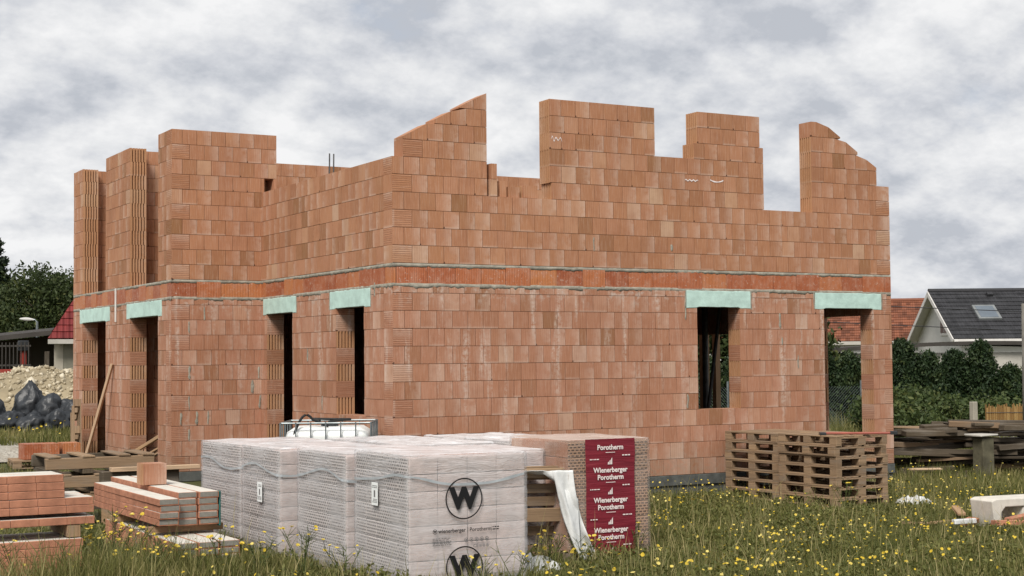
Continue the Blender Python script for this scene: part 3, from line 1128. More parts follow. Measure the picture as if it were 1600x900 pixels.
# white batten on the pier between the two wing doors, two reinforcing bars on the wall
mb = MB()
mb.box((-HW - 0.03, 8.72, 2.55), (-HW - 0.006, 8.77, 3.17), 0.004)
tag(mb.build('white_batten', M['fascia']), 'thin white batten fixed upright between the two mint lintels on the left', 'batten')
for k, (bx, by) in enumerate(((0.14, 2.62), (0.16, 2.50))):
    mb = MB()
    mb.tube([(bx, by, 4.60), (bx + 0.004, by, 5.03 - 0.02 * k)], 0.011, 6)
    tag(mb.build('reinforcing_bar', M['steel']), ('left' if k == 0 else 'right') + ' steel rod of the pair sticking up behind the recessed wall', 'rod', 'reinforcing bars on the wall')

for k, (ua, ub, za, zb_m) in enumerate(((5.02, 5.27, 4.555, 4.60), (5.50, 5.76, 4.55, 4.60), (2.60, 2.78, 5.02, 5.13))):
    mb = MB()
    nn = 14
    for i in range(nn + 1):
        f = i / nn
        u = ua + (ub - ua) * f
        mid = (za + zb_m) / 2 + (0.012 * math.sin(f * 22) if k != 1 else 0.03 * (2 * f - 1) ** 2) + (0.03 * math.sin(f * 17) if k == 2 else 0)
        th_m = 0.009 + 0.006 * mnoise.noise((u * 13, k, 0))
        mb.v += [F_R.p(u, -0.007, mid - th_m), F_R.p(u, -0.007, mid + th_m)]
    for i in range(nn):
        mb.face([2 * i, 2 * i + 2, 2 * i + 3, 2 * i + 1])
    mb.build('white_paint_mark', M['whiteink'], house)

# loose bricks standing in the gap of the front wall
LOOSE = [(1.62, 0.10, 4.17, 0.12, 0.24, 0.25, 'narrow brick standing against the sloped gable piece in the wall gap'),
         (1.63, 0.11, 4.421, 0.10, 0.22, 0.23, 'narrow brick set on top of another beside the sloped gable piece'),
         (1.80, 0.15, 4.17, 0.12, 0.22, 0.24, 'yellowish brick second from the sloped gable piece in the gap'),
         (1.985, 0.16, 4.17, 0.20, 0.12, 0.16, 'low ribbed brick offcut lying in the middle of the wall gap'),
         (2.25, 0.13, 4.17, 0.245, 0.2, 0.19, 'squat brick lying in the gap next to the tall ribbed pier')]
for x, y, z, a, b, h, lab in LOOSE:
    f2 = Frame((x - a / 2, y - 0.1), (1, 0), (0, 1))
    mb = MB()
    add_brick(mb, f2, 0, a, z + 0.001, z + h, b, 0, 0, 0, rnd.random(), 0.9, b > 0.15 and a > 0.15, None)
    tag(mb.build('loose_brick', M['brick']), lab, 'brick', 'loose bricks in the gable gap')

# adjustable props and posts inside, seen through the window
for k, (x, y, dx, w, mt, lab) in enumerate(((8.5, 4.62, 0.0, 0.05, 'steel', 'left dark steel prop inside the window opening'),
                                            (9.75, 5.98, 0.0, 0.075, 'timber', 'left pale timber post standing outside, seen through the window'),
                                            (8.5, 4.25, 0.0, 0.06, 'steel', 'thick dark prop in the middle of the window opening'),
                                            (9.75, 5.58, 0.0, 0.06, 'timber', 'right pale timber post standing outside, seen through the window'),
                                            (8.5, 3.75, 0.45, 0.035, 'steel', 'slanting dark prop in the right half of the window'))):
    mb = MB()
    if mt == 'timber':
        mb.box((x - w, y - w, GZ - 0.05), (x + w, y + w, 2.7), 0.006)
    else:
        mb.tube([(x - dx, y, 0.03), (x, y, Z_M1 - 0.03)], w, 10)
        mb.box((x - dx - 0.07, y - 0.07, 0.001), (x - dx + 0.07, y + 0.07, 0.03), 0.002)
        mb.box((x - 0.07, y - 0.07, Z_M1 - 0.03), (x + 0.07, y + 0.07, Z_M1 - 0.002), 0.002)
    tag(mb.build('ceiling_prop', M[mt]), lab, 'prop', 'props under the slab')


# ================================================================== PALLETS
def build_pallet(loc, rot, label, group, mat='pallet', cat='pallet'):
    t = thing('wooden_pallet', loc, label, cat, group, rot=rot)
    m = M[mat]

    def part(nm, lo, hi):
        mb = MB()
        mb.box(lo, hi, 0.004, jit=0.0015)
        mb.build(nm, m, t)
    for y in (-0.45, 0, 0.45):
        wd = 0.0725 if y == 0 else 0.05
        part('bottom_board', (-0.6, y - wd, 0), (0.6, y + wd, 0.022))
        for x in (-0.5275, 0, 0.5275):
            part('block', (x - 0.0725, y - wd, 0.022), (x + 0.0725, y + wd, 0.1))
    for x in (-0.5275, 0, 0.5275):
        part('cross_board', (x - 0.0725, -0.5, 0.1), (x + 0.0725, 0.5, 0.122))
    for y, wd in ((-0.4275, 0.0725), (-0.26, 0.05), (-0.12, 0.05), (0.03, 0.05), (0.2, 0.05), (0.4275, 0.0725)):
        part('deck_board', (-0.6, y - wd, 0.122), (0.6, y + wd, 0.144))
    return t


ORD = ['top', 'second', 'third', 'fourth', 'fifth', 'sixth', 'seventh', 'eighth']
p0 = None
for st, (sx_, sy_, rz, zt, desc) in enumerate(((5.97, -2.225, 1.62, 0.690, 'front'), (6.09, -0.80, 1.63, 0.665, 'rear'))):
    n = 7
    for k in range(n):
        lab = '%s pallet of the %s stack by the door opening' % (ORD[k] + ('most' if k == 0 else ' from top'), desc)
        loc = (sx_ + rnd.uniform(-0.015, 0.015), sy_ + rnd.uniform(-0.015, 0.015), zt - 0.1445 * (k + 1))
        rot = (0, 0, rz + rnd.uniform(-0.02, 0.02) + (math.pi if rnd.random() < 0.5 else 0))
        if p0 is None:
            p0 = build_pallet(loc, rot, lab, 'stacked wooden pallets')
        else:
            copy_tree(p0, loc, rot, lab)
# red-handled rake lying on the front stack
mb = MB()
t = thing('red_tool', (5.62, -2.50, 0.692), 'red handled tool lying across the pallet stack', 'tool', rz=-0.62)
mb.tube([(0, 0, 0.02), (0.9, 0, 0.02)], 0.018, 8)
mb.build('handle', M['redplastic'], t)
mb = MB()
mb.box((-0.09, -0.12, 0.0), (0.0, 0.12, 0.035), 0.006)
mb.build('head', M['black'], t)
mb = MB()
mb.box((0.9, -0.035, 0.0), (1.0, 0.035, 0.05), 0.006)
mb.build('grip', M['black'], t)


# ---- film-wrapped brick stacks
def film_shell(w, d, h, seed, rows, z0, top_amp, lean=0.0, sides=('x0', 'y0', 'x1', 'y1'), out=0.012):
    """closed film hull around a block stack of w x d x h in local space (corner at origin)"""
    mb = MB()
    step = 0.028
    rh = (h - z0) / rows

    def disp(s_, z, sd):
        q = ((z - z0) / rh) % 1.0
        seam = -0.011 * math.exp(-((min(q, 1 - q)) / 0.10) ** 2)
        wr = 0.002 * mnoise.noise((s_ * 4.0, z * 22.0, seed + sd)) + 0.007 * mnoise.noise((s_ * 2.2, z * 2.5, seed + sd + 9))
        tp = sst(h - 0.30, h - 0.02, z)
        wr += tp * 0.012 * mnoise.noise((s_ * 2.5, z * 30.0, seed + sd + 4))
        return seam + wr + out + 0.006
    per = [('y0', (0, 0), (1, 0), (0, -1), w), ('x1', (w, 0), (0, 1), (1, 0), d), ('y1', (w, d), (-1, 0), (0, 1), w), ('x0', (0, d), (0, -1), (-1, 0), d)]
    nz = int(h / step)
    rings = [[] for _ in range(nz + 1)]
    for sd, (nm, o, e, nn, ln) in enumerate(per):
        ns = int(ln / step)
        for k in range(nz + 1):
            z = 0.02 + (h - 0.02) * k / nz
            for i in range(ns):
                s_ = ln * i / ns
                dd = disp(s_, z, sd * 3.0)
                cor = 1 - 0.35 * math.exp(-(min(s_, ln - s_) / 0.03) ** 2)
                px = o[0] + e[0] * s_ + nn[0] * dd * cor
                py = o[1] + e[1] * s_ + nn[1] * dd * cor
                if i == 0:
                    px += -out * (1 if o[0] == 0 else -1) * 0.6
                    py += -out * (1 if o[1] == 0 else -1) * 0.6
                rings[k].append((px, py, z))
    cnt = len(rings[0])
    for r_ in rings:
        mb.v += r_
    for k in range(nz):
        for i in range(cnt):
            j = (i + 1) % cnt
            mb.face([k * cnt + i, k * cnt + j, (k + 1) * cnt + j, (k + 1) * cnt + i])
    # puckered top, sharp-edged
    cx_, cy_ = w / 2, d / 2
    prev = nz * cnt
    NL = 16
    prev = len(mb.v)
    mb.v += rings[nz]
    for l in range(1, NL + 1):
        f = 1 - l / NL
        b = len(mb.v)
        for (x, y, z) in rings[nz]:
            X, Y = cx_ + (x - cx_) * f, cy_ + (y - cy_) * f
            hgt = top_amp * (0.45 * mnoise.noise((X * 4, Y * 1.6, seed)) + 0.5 * (0.35 - abs(mnoise.noise((X * 5 + Y * 2, Y * 2.6, seed + 3))))) * min(1, l / 1.5) 
            mb.v.append((X, Y, z + hgt + 0.006 * min(1.0, l / 3.0)))
        for i in range(cnt):
            j = (i + 1) % cnt
            mb.face([prev + i, prev + j, b + j, b + i])
        prev = b
    return mb


def stack_blocks(t, w, d, h, z0, rows, nx, ny, matx, maty, tone):
    """the blocks of the outer layer, each its own part, over a fill"""
    rh = (h - z0) / rows
    dep = 0.24
    core = MB()
    core.box((dep, dep, z0), (w - 0.01, d - 0.01, h - 0.02), 0.01)
    core.build('brick_fill', M['clay'], t)
    for k in range(rows):
        za, zb = z0 + k * rh + 0.003, z0 + (k + 1) * rh - 0.003
        for i in range(nx):
            x0, x1 = w * i / nx + 0.003, w * (i + 1) / nx - 0.003
            if i == 0:
                mb = MB()
                mb.box((0.0, 0.012, za), (0.011, dep, zb), 0.002, (rnd.random(), 0, tone))
                mb.build('brick_end', M[matx], t)
                x0 = 0.012
            mb = MB()
            mb.box((x0, 0.0, za), (x1, dep, zb), 0.006, (rnd.random(), 0, tone), jit=0.002)
            mb.build('brick', M[maty], t)
        for i in range(ny):
            y0, y1 = dep + 0.004 + (d - dep) * i / ny, dep + (d - dep) * (i + 1) / ny - 0.003
            mb = MB()
            mb.box((0.0, y0, za), (dep, y1, zb), 0.006, (rnd.random(), 0, tone), jit=0.002)
            mb.build('brick', M[matx], t)


def base_slats(t, w, d):
    for y in (0.02, d / 2 - 0.05, d - 0.12):
        mb = MB()
        mb.box((0.0, y, 0.0), (w, y + 0.1, 0.022), 0.003)
        for x in (0.0, w / 2 - 0.06, w - 0.12):
            mb.box((x, y + 0.002, 0.022), (x + 0.12, y + 0.098, 0.10), 0.003)
        mb.build('pallet_runner', M['pallet'], t)
    mb = MB()
    mb.box((0.0, 0.0, 0.10), (w, d, 0.122), 0.003)
    mb.build('pallet_deck', M['pallet'], t)


def decal(t, name, mat, pieces, fx):
    """flat print: pieces are (verts2d, faces); fx maps 2d to local 3d"""
    mb = MB()
    for vs, fs in pieces:
        mb.add([fx(v[0], v[1]) for v in vs], fs)
    return mb.build(name, M[mat], t, kind='stuff')


def ring2d(cx, cy, r, wd, n=48, sx=1.0):
    vs, fs = [], []
    for i in range(n):
        a = 2 * math.pi * i / n
        for q in (r, r - wd):
            vs.append((cx + q * math.cos(a) * sx, cy + q * math.sin(a)))
    for i in range(n):
        j = (i + 1) % n
        fs.append((2 * i, 2 * j, 2 * j + 1, 2 * i + 1))
    return vs, fs


def rect2d(x0, y0, x1, y1):
    return [(x0, y0), (x1, y0), (x1, y1), (x0, y1)], [(0, 1, 2, 3)]


def shift(vf, dx, dy, k=1.0):
    return [(v[0] * k + dx, v[1] * k + dy) for v in vf[0]], vf[1]


def print_text(s, size, bold, x, y, align='CENTER'):
    return shift(text_mb(s, size, bold, align), x, y)


def small_icons(x, y, n, r):
    out = []
    for i in range(n):
        out.append(ring2d(x + i * r * 2.6, y, r, r * 0.28, 14))
        out.append(rect2d(x + i * r * 2.6 - r * 0.35, y - r * 0.4, x + i * r * 2.6 + r * 0.4, y + r * 0.35))
    return out


def fine_lines(x, y, w, n, lh):
    out = []
    for i in range(n):
        xx = x
        while xx < x + w * rnd.uniform(0.8, 1.0):
            q = rnd.uniform(0.012, 0.035)
            out.append(rect2d(xx, y - i * lh, xx + q, y - i * lh + lh * 0.5))
            xx += q + 0.008
    return out


def w_prints(t, w, zc, out):
    """printed W in a circle and the maker's line below, on the y0 face"""
    fx = lambda x, y: (x, -out, y)
    cx = w * 0.455
    decal(t, 'printed_emblem', 'ink', [ring2d(cx, zc, 0.195, 0.013), print_text('W', 0.265, 0.016, cx, zc - 0.004)], fx)
    z2 = zc - 0.295
    decal(t, 'printed_name', 'ink', [ring2d(cx - 0.305, z2, 0.023, 0.004, 20), print_text('W', 0.028, 0.002, cx - 0.305, z2),
                                     print_text('wienerberger', 0.052, 0.0012, cx - 0.27, z2, 'LEFT'), rect2d(cx + 0.037, z2 - 0.025, cx + 0.041, z2 + 0.025),
                                     print_text('Porotherm', 0.052, 0.0008, cx + 0.055, z2, 'LEFT'), rect2d(cx + 0.285, z2 - 0.025, cx + 0.288, z2 + 0.025)]
          + fine_lines(cx + 0.30, z2 + 0.008, 0.07, 2, 0.022), fx)
    z3 = zc - 0.40
    decal(t, 'printed_notes', 'greyink', fine_lines(cx - 0.33, z3 + 0.035, 0.21, 5, 0.015) + small_icons(cx + 0.02, z3 + 0.012, 5, 0.021)
          + [print_text('CE', 0.045, 0.001, cx + 0.12, z3 - 0.05)] + small_icons(cx + 0.17, z3 - 0.05, 3, 0.014), fx)


def label_sheet(t, y, z, out):
    mb = MB()
    mb.box((-out - 0.003, y - 0.075, z - 0.11), (-out, y + 0.075, z + 0.11), 0.001)
    s_ = mb.build('paper_label', M['paper'], t)
    mb = MB()
    fx = lambda a, b: (-out - 0.0045, a, b)
    for vs, fs in fine_lines(y - 0.06, z + 0.075, 0.11, 2, 0.016) + fine_lines(y - 0.06, z - 0.055, 0.11, 3, 0.014) + [rect2d(y - 0.018, z - 0.03, y + 0.014, z + 0.035)]:
        mb.add([fx(v[0], v[1]) for v in vs], [tuple(reversed(f)) for f in fs])
    mb.build('label_print', M['greyink'], s_)


def wrapped(x, y, w, d, ztop, label, seed, rows=7, nx=4, ny=4, rz=0.0, logo=None, sheet=None, film='film', perf='perf', top=0.035, blocks=True, face='pale'):
    t = thing('wrapped_brick_pallet', (x, y, GZ), label, 'brick pallet', 'film wrapped brick pallets', rz)
    h = ztop - GZ
    if blocks:
        stack_blocks(t, w, d, h - 0.02, 0.122, rows, nx, ny, perf, face, 0.0)
    else:
        mb = MB()
        mb.box((0.0, 0.0, 0.122), (w, d, h - 0.02), 0.01)
        mb.build('brick_fill', M['perf'], t)
    base_slats(t, w, d)
    film_shell(w, d, h, seed, rows, 0.122, top).build('film_wrap', M[film], t, smooth=True)
    if logo:
        for zc in logo:
            w_prints(t, w, zc - GZ, 0.034)
    if sheet:
        label_sheet(t, sheet[0], sheet[1] - GZ, 0.036)
    # tape band drooping round the wrap
    if logo or film == 'film' and blocks:
        mb = MB()
        nn = 44
        for i in range(nn + 1):
            f = i / nn
            L_ = d * 0.98 + w * 0.98
            q = f * L_
            if q < d * 0.98:
                x_, y_ = -0.030, d * 0.98 - q
            else:
                x_, y_ = q - d * 0.98, -0.030
            zc = h - 0.24 - 0.05 * math.sin(f * 9 + seed) + 0.03 * mnoise.noise((q * 2, seed, 0))
            hw_ = 0.012 + 0.006 * mnoise.noise((q * 5, seed, 3))
            mb.v += [(x_, y_, zc - hw_), (x_, y_, zc + hw_)]
        for i in range(nn):
            mb.face([2 * i, 2 * i + 2, 2 * i + 3, 2 * i + 1])
        mb.build('tape_band', M['tape'], t)
    return t


wrapped(-2.87, -6.52, 1.24, 1.26, 0.92, 'large white film wrapped brick pallet nearest the camera with two printed emblems', 1.0, logo=(0.50, -0.14), sheet=(0.70, 0.52), rz=-0.02)
wrapped(-2.90, -5.12, 1.20, 1.28, 0.87, 'white wrapped brick pallet directly behind the nearest one, no label on it', 2.0)
wrapped(-3.06, -3.68, 1.20, 1.16, 0.855, 'white wrapped brick pallet third in row with a paper label high on its side', 3.0, sheet=(0.52, 0.36), ny=4)
wrapped(-3.05, -2.40, 1.20, 1.36, 0.845, 'leftmost white wrapped brick pallet, farthest back in the near row', 4.0, rz=0.012)
wrapped(-1.62, -5.10, 1.04, 1.15, 0.835, 'wrapped brick pallet behind the nearest one showing only the top of its emblem', 5.0, logo=(0.585,), rz=-0.015, ny=3)
wrapped(-1.60, -3.85, 1.10, 1.15, 0.85, 'wrapped pallet in the middle row, only its white top shows', 6.0, blocks=False, top=0.05)
wrapped(-1.60, -2.60, 1.10, 1.10, 0.84, 'wrapped pallet at the back of the middle row near the white tank', 7.0, blocks=False, top=0.04)
wrapped(-0.35, -3.95, 1.0, 1.10, 0.86, 'wrapped pallet behind the red banded one, a peak of film on its top', 8.0, blocks=False, film='film', top=0.06)
wrapped(-0.32, -2.75, 1.0, 1.10, 0.84, 'wrapped pallet closest to the brick facade in the back row', 9.0, blocks=False, top=0.05)

# ---- pallet with red printed film
rt_ = wrapped(-0.56, -5.58, 1.02, 1.22, 0.945, 'clear wrapped brick pallet with a wide red printed band down its front', 12.0, rows=7, nx=3, ny=4, film='clearfilm', perf='brick', face='perf2', top=0.03)
RW, RH = 1.02, 0.945 - GZ
mb = MB()
nzr = 60
for k in range(nzr + 1):
    z = 0.05 + (RH - 0.045) * k / nzr
    for i in range(13):
        x = 0.205 + (0.825 - 0.205) * i / 12 + 0.012 * mnoise.noise((0.3 if i < 6 else 5.0, z * 3.0, 1)) * (1 if i in (0, 12) else 0)
        mb.v.append((x, -0.030 + 0.004 * mnoise.noise((x * 3, z * 25, 4)), z))
for k in range(nzr):
    for i in range(12):
        q = k * 13 + i
        mb.face([q, q + 1, q + 14, q + 13])
band = mb.build('printed_band', M['redfilm'], rt_, smooth=True)
fx = lambda x, y: (x, -0.040, y)
for k in range(5):
    zc = RH - 0.015 - k * 0.318
    pcs = []
    if zc - 0.07 < 0.1:
        pcs.append(print_text('Wienerberger', 0.074, 0.0022, 0.51, zc + 0.005))
    else:
        if k > 0:
            pcs.append(print_text('Wienerberger', 0.074, 0.0022, 0.51, zc + 0.005))
        pcs.append(print_text('Porotherm', 0.074, 0.0022, 0.51, zc - 0.072))
        pcs.append(rect2d(0.45, zc - 0.128, 0.57, zc - 0.122))
    if k > 0:
        for b_, (xa, hh) in enumerate(((0.475, 0.03), (0.495, 0.05), (0.515, 0.075))):
            pcs.append(([(xa, zc + 0.065), (xa + 0.017, zc + 0.065), (xa + 0.017, zc + 0.065 + hh), (xa + 0.004, zc + 0.065 + hh * 0.75)], [(0, 1, 2, 3)]))
    pcs += fine_lines(0.25, zc - 0.20, 0.10, 1, 0.020) + fine_lines(0.66, zc - 0.165, 0.11, 1, 0.024)
    decal(band, 'printed_name', 'whiteink', pcs, fx)

# ---- pallet standing on edge between the wrapped stacks, film sheet hanging from it
pe = copy_tree(p0, (-1.00, -5.28, GZ + 0.505), (math.radians(-82), 0.0, math.radians(-20)), 'single pallet standing on its long edge between the white and red wrapped stacks')
pe['group'] = 'single pallets'


def cloth(name, mat, pts_fn, nu, nv, label, cat):
    mb = MB()
    for i in range(nu + 1):
        for j in range(nv + 1):
            mb.v.append(pts_fn(i / nu, j / nv))
    for i in range(nu):
        for j in range(nv):
            q = i * (nv + 1) + j
            mb.face([q, q + 1, q + nv + 2, q + nv + 1])
    o = mb.build(name, M[mat], smooth=True)
    sm = o.modifiers.new('thick', 'SOLIDIFY')
    sm.thickness = 0.004
    return tag(o, label, cat)


def drape(u, v):
    # u along the top edge, v downwards
    x = -1.02 + 0.50 * u + 0.26 * v * v
    y = -5.46 - 0.10 * v - 0.16 * u
    z = GZ + 0.985 - 0.97 * v
    k = mnoise.noise((u * 5, v * 3, 2.0))
    fold = 0.05 * math.sin(u * 16 + 2 * k) * (0.25 + v)
    if u < 0.6:
        z = max(z, GZ + 0.985 - 0.09 * v - 0.30 * max(0, u - 0.35) * v * 3)
        y = y + 0.02 + 0.45 * v * (1 - u / 0.6)
        fold *= 0.2
    return (x + fold * 0.5, y + fold, z + 0.012 * k)


cloth('film_sheet', 'sheet', drape, 34, 40, 'loose whitish film sheet hanging off the pallet that stands on edge', 'film')


def crumple(u, v):
    a, r = u * 2 * math.pi, v
    x = -1.55 + 0.75 * r * math.cos(a) * 0.45 + 0.32
    y = -6.20 + 0.5 * r * math.sin(a) * 0.7 + 0.28
    k = mnoise.noise((x * 9, y * 9, 1)) + 0.6 * mnoise.noise((x * 22, y * 22, 4))
    return (x + 0.03 * k, y, GZ + 0.02 + (1 - r) * 0.14 + 0.075 * max(0, k) + 0.02)


cloth('crumpled_film', 'sheet', crumple, 60, 16, 'crumpled white film on the grass below the upright pallet', 'film')


def crumple2(u, v):
    a, r = u * 2 * math.pi, v
    x = 6.75 + 0.26 * r * math.cos(a)
    y = -3.05 + 0.24 * r * math.sin(a)
    k = mnoise.noise((x * 9, y * 9, 1)) + 0.6 * mnoise.noise((x * 22, y * 22, 4))
    return (x + 0.03 * k, y, GZ + 0.06 + (1 - r) * 0.08 + 0.075 * max(0, k))


cloth('film_scrap', 'sheet', crumple2, 50, 14, 'scrap of whitish film in the grass right of the pallet stack', 'film')

# ---- white liquid tank in its cage by the recessed wall
ib = thing('caged_tank', (-0.90, 0.12, -0.185), 'white plastic liquid tank in a grey wire cage behind the wrapped pallets', 'tank', rz=-0.50)
mb = MB()
N = 40
for k in range(15):
    q = k / 14
    z = 0.18 + 0.92 * q
    ins = 0.05 * (1 - min(1, min(q, 1 - q) / 0.1)) ** 2 + 0.008 * math.cos(q * 40)
    if k == 14:
        ins = 0.11
    for i in range(N):
        a = 2 * math.pi * i / N
        ca, sa = math.cos(a), math.sin(a)
        ex = 0.28
        x = (0.56 - ins) * math.copysign(abs(ca) ** ex, ca)
        y = (0.46 - ins) * math.copysign(abs(sa) ** ex, sa)
        mb.v.append((x, y, z))
for k in range(14):
    for i in range(N):
        j = (i + 1) % N
        mb.face([k * N + i, k * N + j, (k + 1) * N + j, (k + 1) * N + i])
mb.face([14 * N + i for i in range(N)])
mb.face([i for i in range(N)][::-1])
tank = mb.build('plastic_tank', M['hdpe'], ib, smooth=True)
mb = MB()
mb.tube([(0, 0, 1.09), (0, 0, 1.15)], 0.12, 20)
mb.build('screw_lid', M['black'], tank)
for z in (0.22, 0.45, 0.68, 0.90, 1.16):
    mb = MB()
    c = [(-0.6, -0.5, z), (0.6, -0.5, z), (0.6, 0.5, z), (-0.6, 0.5, z), (-0.6, -0.5, z)]
    for a, b in zip(c[:-1], c[1:]):
        mb.tube([a, b], 0.013, 6)
    mb.build('cage_rail', M['galv'], ib)
for (ax, ay, bx, by, n) in ((-0.6, -0.512, 0.6, -0.512, 6), (0.612, -0.5, 0.612, 0.5, 4), (0.6, 0.512, -0.6, 0.512, 5), (-0.612, 0.5, -0.612, -0.5, 4)):
    for i in range(n + 1):
        f = i / n
        mb = MB()
        x, y = ax + (bx - ax) * f, ay + (by - ay) * f
        mb.tube([(x, y, 0.14), (x, y, 1.17)], 0.010, 6)
        mb.build('cage_bar', M['galv'], ib)
for y in (-0.4, 0, 0.4):
    mb = MB()
    mb.box((-0.6, y - 0.07, 0), (0.6, y + 0.07, 0.14), 0.01)
    mb.build('base_runner', M['pallet'], ib)
mb = MB()
pts = []
for i in range(18):
    f = i / 17
    a = math.pi * f
    pts.append((-0.56 + 0.58 * f, -0.45 + 0.1 * f, 0.55 + 0.72 * math.sin(min(a, 2.0)) - 0.08 * max(0, a - 2.0)))
mb.tube(pts, 0.018, 8)
mb.tube([(0.02, -0.35, 1.175), (0.3, -0.2, 1.20), (0.1, 0.1, 1.19), (-0.25, 0.05, 1.20), (-0.1, -0.3, 1.185)], 0.016, 8)
tag(mb.build('black_hose', M['hose']), 'black hose slung over the caged white tank', 'hose')
bpy.data.objects['black_hose'].location = ib.location
bpy.data.objects['black_hose'].rotation_euler = ib.rotation_euler


# ---- stacks of clay lintels
LINT = {}


def lintel(loc, rz, ln, label, group):
    t = thing('clay_lintel', loc, label, 'lintel', group, rz)
    t['kind'] = 'thing'
    key = round(ln, 2)
    n = max(1, round(ln / 0.25))
    sg = ln / n
    for i in range(n):
        kk = (key, i)
        if kk not in LINT:
            mb = MB()
            mb.box((-ln / 2 + i * sg + 0.0012, -0.110, 0), (-ln / 2 + (i + 1) * sg - 0.0012, 0.110, 0.068), 0.004, jit=0.0008)
            o = mb.build('shell_segment', M['clay'], t)
            LINT[kk] = o.data
        else:
            o = bpy.data.objects.new('shell_segment', LINT[kk])
            COL.objects.link(o)
            o.parent = t
    if (key, 'c') not in LINT:
        mb = MB()
        mb.box((-ln / 2 + 0.01, -0.098, 0.05), (ln / 2 - 0.01, 0.098, 0.0705), 0.002, jit=0.0008)
        LINT[(key, 'c')] = mb.build('concrete_top', M['lintelcore'], t).data
        mb = MB()
        mb.box((-ln / 2 - 0.003, -0.098, 0.012), (-ln / 2 + 0.02, 0.098, 0.066), 0.003, jit=0.001)
        LINT[(key, 'e')] = mb.build('concrete_end', M['lintelend'], t).data
        mb = MB()
        mb.box((ln / 2 - 0.02, -0.098, 0.012), (ln / 2 + 0.003, 0.098, 0.066), 0.003, jit=0.001)
        LINT[(key, 'f')] = mb.build('concrete_end', M['lintelend'], t).data
    else:
        for nm, q in (('concrete_top', 'c'), ('concrete_end', 'e'), ('concrete_end', 'f')):
            o = bpy.data.objects.new(nm, LINT[(key, q)])
            COL.objects.link(o)
            o.parent = t
    return t


def spacer(x, y, z, a, b, h, label):
    mb = MB()
    mb.box((x - a / 2, y - b / 2, z), (x + a / 2, y + b / 2, z + h), 0.004, jit=0.003)
    return tag(mb.build('timber_spacer', M['timber']), label, 'timber', 'timbers under the lintels')


LH = 0.0715
# main stack: four columns along y, on lower bundle
zb = 0.075
cols_ = [(-4.20, 4), (-3.968, 4), (-3.736, 4)]
for ci, (x, n) in enumerate(cols_):
    nlay = 4 if ci == 0 else 5
    for k in range(nlay):
        lintel((x + rnd.uniform(-0.006, 0.006), -2.045 + (0 if ci == 0 else 0.10) + rnd.uniform(-0.02, 0.02), zb + (0 if ci == 0 else -0.02) + k * LH), math.pi / 2 + rnd.uniform(-0.004, 0.004), 2.75,
               '%s lintel from below, %s column from left of the strapped stack' % (['lowest', 'second', 'third', 'fourth', 'fifth'][k], ['first', 'second', 'third', 'fourth'][ci]), 'strapped lintel stack')
for y in (-3.15, -1.7):
    spacer(-3.95, y, zb - 0.02 - 0.075, 0.85, 0.09, 0.07, 'squared timber bearer under the %s end of the strapped lintel stack' % ('near' if y < -2 else 'far'))
# lower bundle nearest the camera
for ci in range(3):
    for k in range(4):
        lintel((-4.20 + ci * 0.23, -3.30 + rnd.uniform(-0.02, 0.02), GZ + 0.02 + k * LH), math.pi / 2, 1.5,
               '%s lintel from below, %s column of the low bundle in the weeds' % (['lowest', 'second', 'third', 'fourth'][k], ['left', 'middle', 'right'][ci]), 'low lintel bundle')
for ci in range(4):
    for k in range(4):
        lintel((-4.2 + ci * 0.23, -1.85 + rnd.uniform(-0.02, 0.02), GZ + 0.03 + k * LH), math.pi / 2, 1.25,
               '%s lintel, %s column, of the bundle under the far end of the strapped stack' % (['lowest', 'second', 'third', 'top'][k], ['first', 'second', 'third', 'fourth'][ci]), 'carrying lintels')
# stack at the left edge, lintels along x
for (x1, ln, z, rows_, cols, nm) in ((-5.72, 1.75, 0.585, 3, 2, 'upper three layers'), (-5.45, 1.75, 0.44, 2, 3, 'two middle layers'), (-5.42, 1.75, 0.335, 1, 3, 'single layer under the middle')):
    for k in range(rows_):
        for ci in range(cols):
            lintel((x1 - ln / 2 + rnd.uniform(-0.015, 0.015), -5.10 + ci * 0.25, z + k * LH), rnd.uniform(-0.005, 0.005), ln,
                   '%s lintel from front, %s of the %s, left edge stack' % (['first', 'second', 'third'][ci], ['bottom', 'next up', 'top'][k], nm), 'left edge lintel stack')
for x in (-5.62, -6.7):
    spacer(x, -4.85, 0.22, 0.12, 0.7, 0.112, 'timber bearer in the left lintel stack, %s one' % ('right' if x > -6 else 'left'))
for k in range(7):
    for ci in range(3):
        lintel((-6.42 + rnd.uniform(-0.015, 0.015), -5.12 + ci * 0.25, GZ + 0.06 + k * LH), rnd.uniform(-0.005, 0.005), 1.75,
               '%s clay lintel from the front, %s layer of the lowest left edge bundle' % (['first', 'second', 'third'][ci], ['ground', 'second', 'third', 'fourth', 'fifth', 'sixth', 'top'][k]), 'lowest left lintel bundle')
# strap and rag on the strapped stack
mb = MB()
mb.box((-3.615, -3.32, 0.03), (-3.595, -3.22, 0.41), 0.008)
tag(mb.build('teal_strap', M['teal']), 'dark teal strap hanging at the right end of the strapped lintel stack', 'strap')
# single brick standing on the stack
f2 = Frame((-4.13, -2.22), (1, 0), (0, 1))
mb = MB()
add_brick(mb, f2, 0, 0.26, zb - 0.02 + 5 * LH + 0.002, zb - 0.02 + 5 * LH + 0.245, 0.30, 0, 0, 0, 0.55, 0.2, True, None)
tag(mb.build('loose_brick', M['brick']), 'single hollow brick standing on the strapped lintel stack', 'brick')

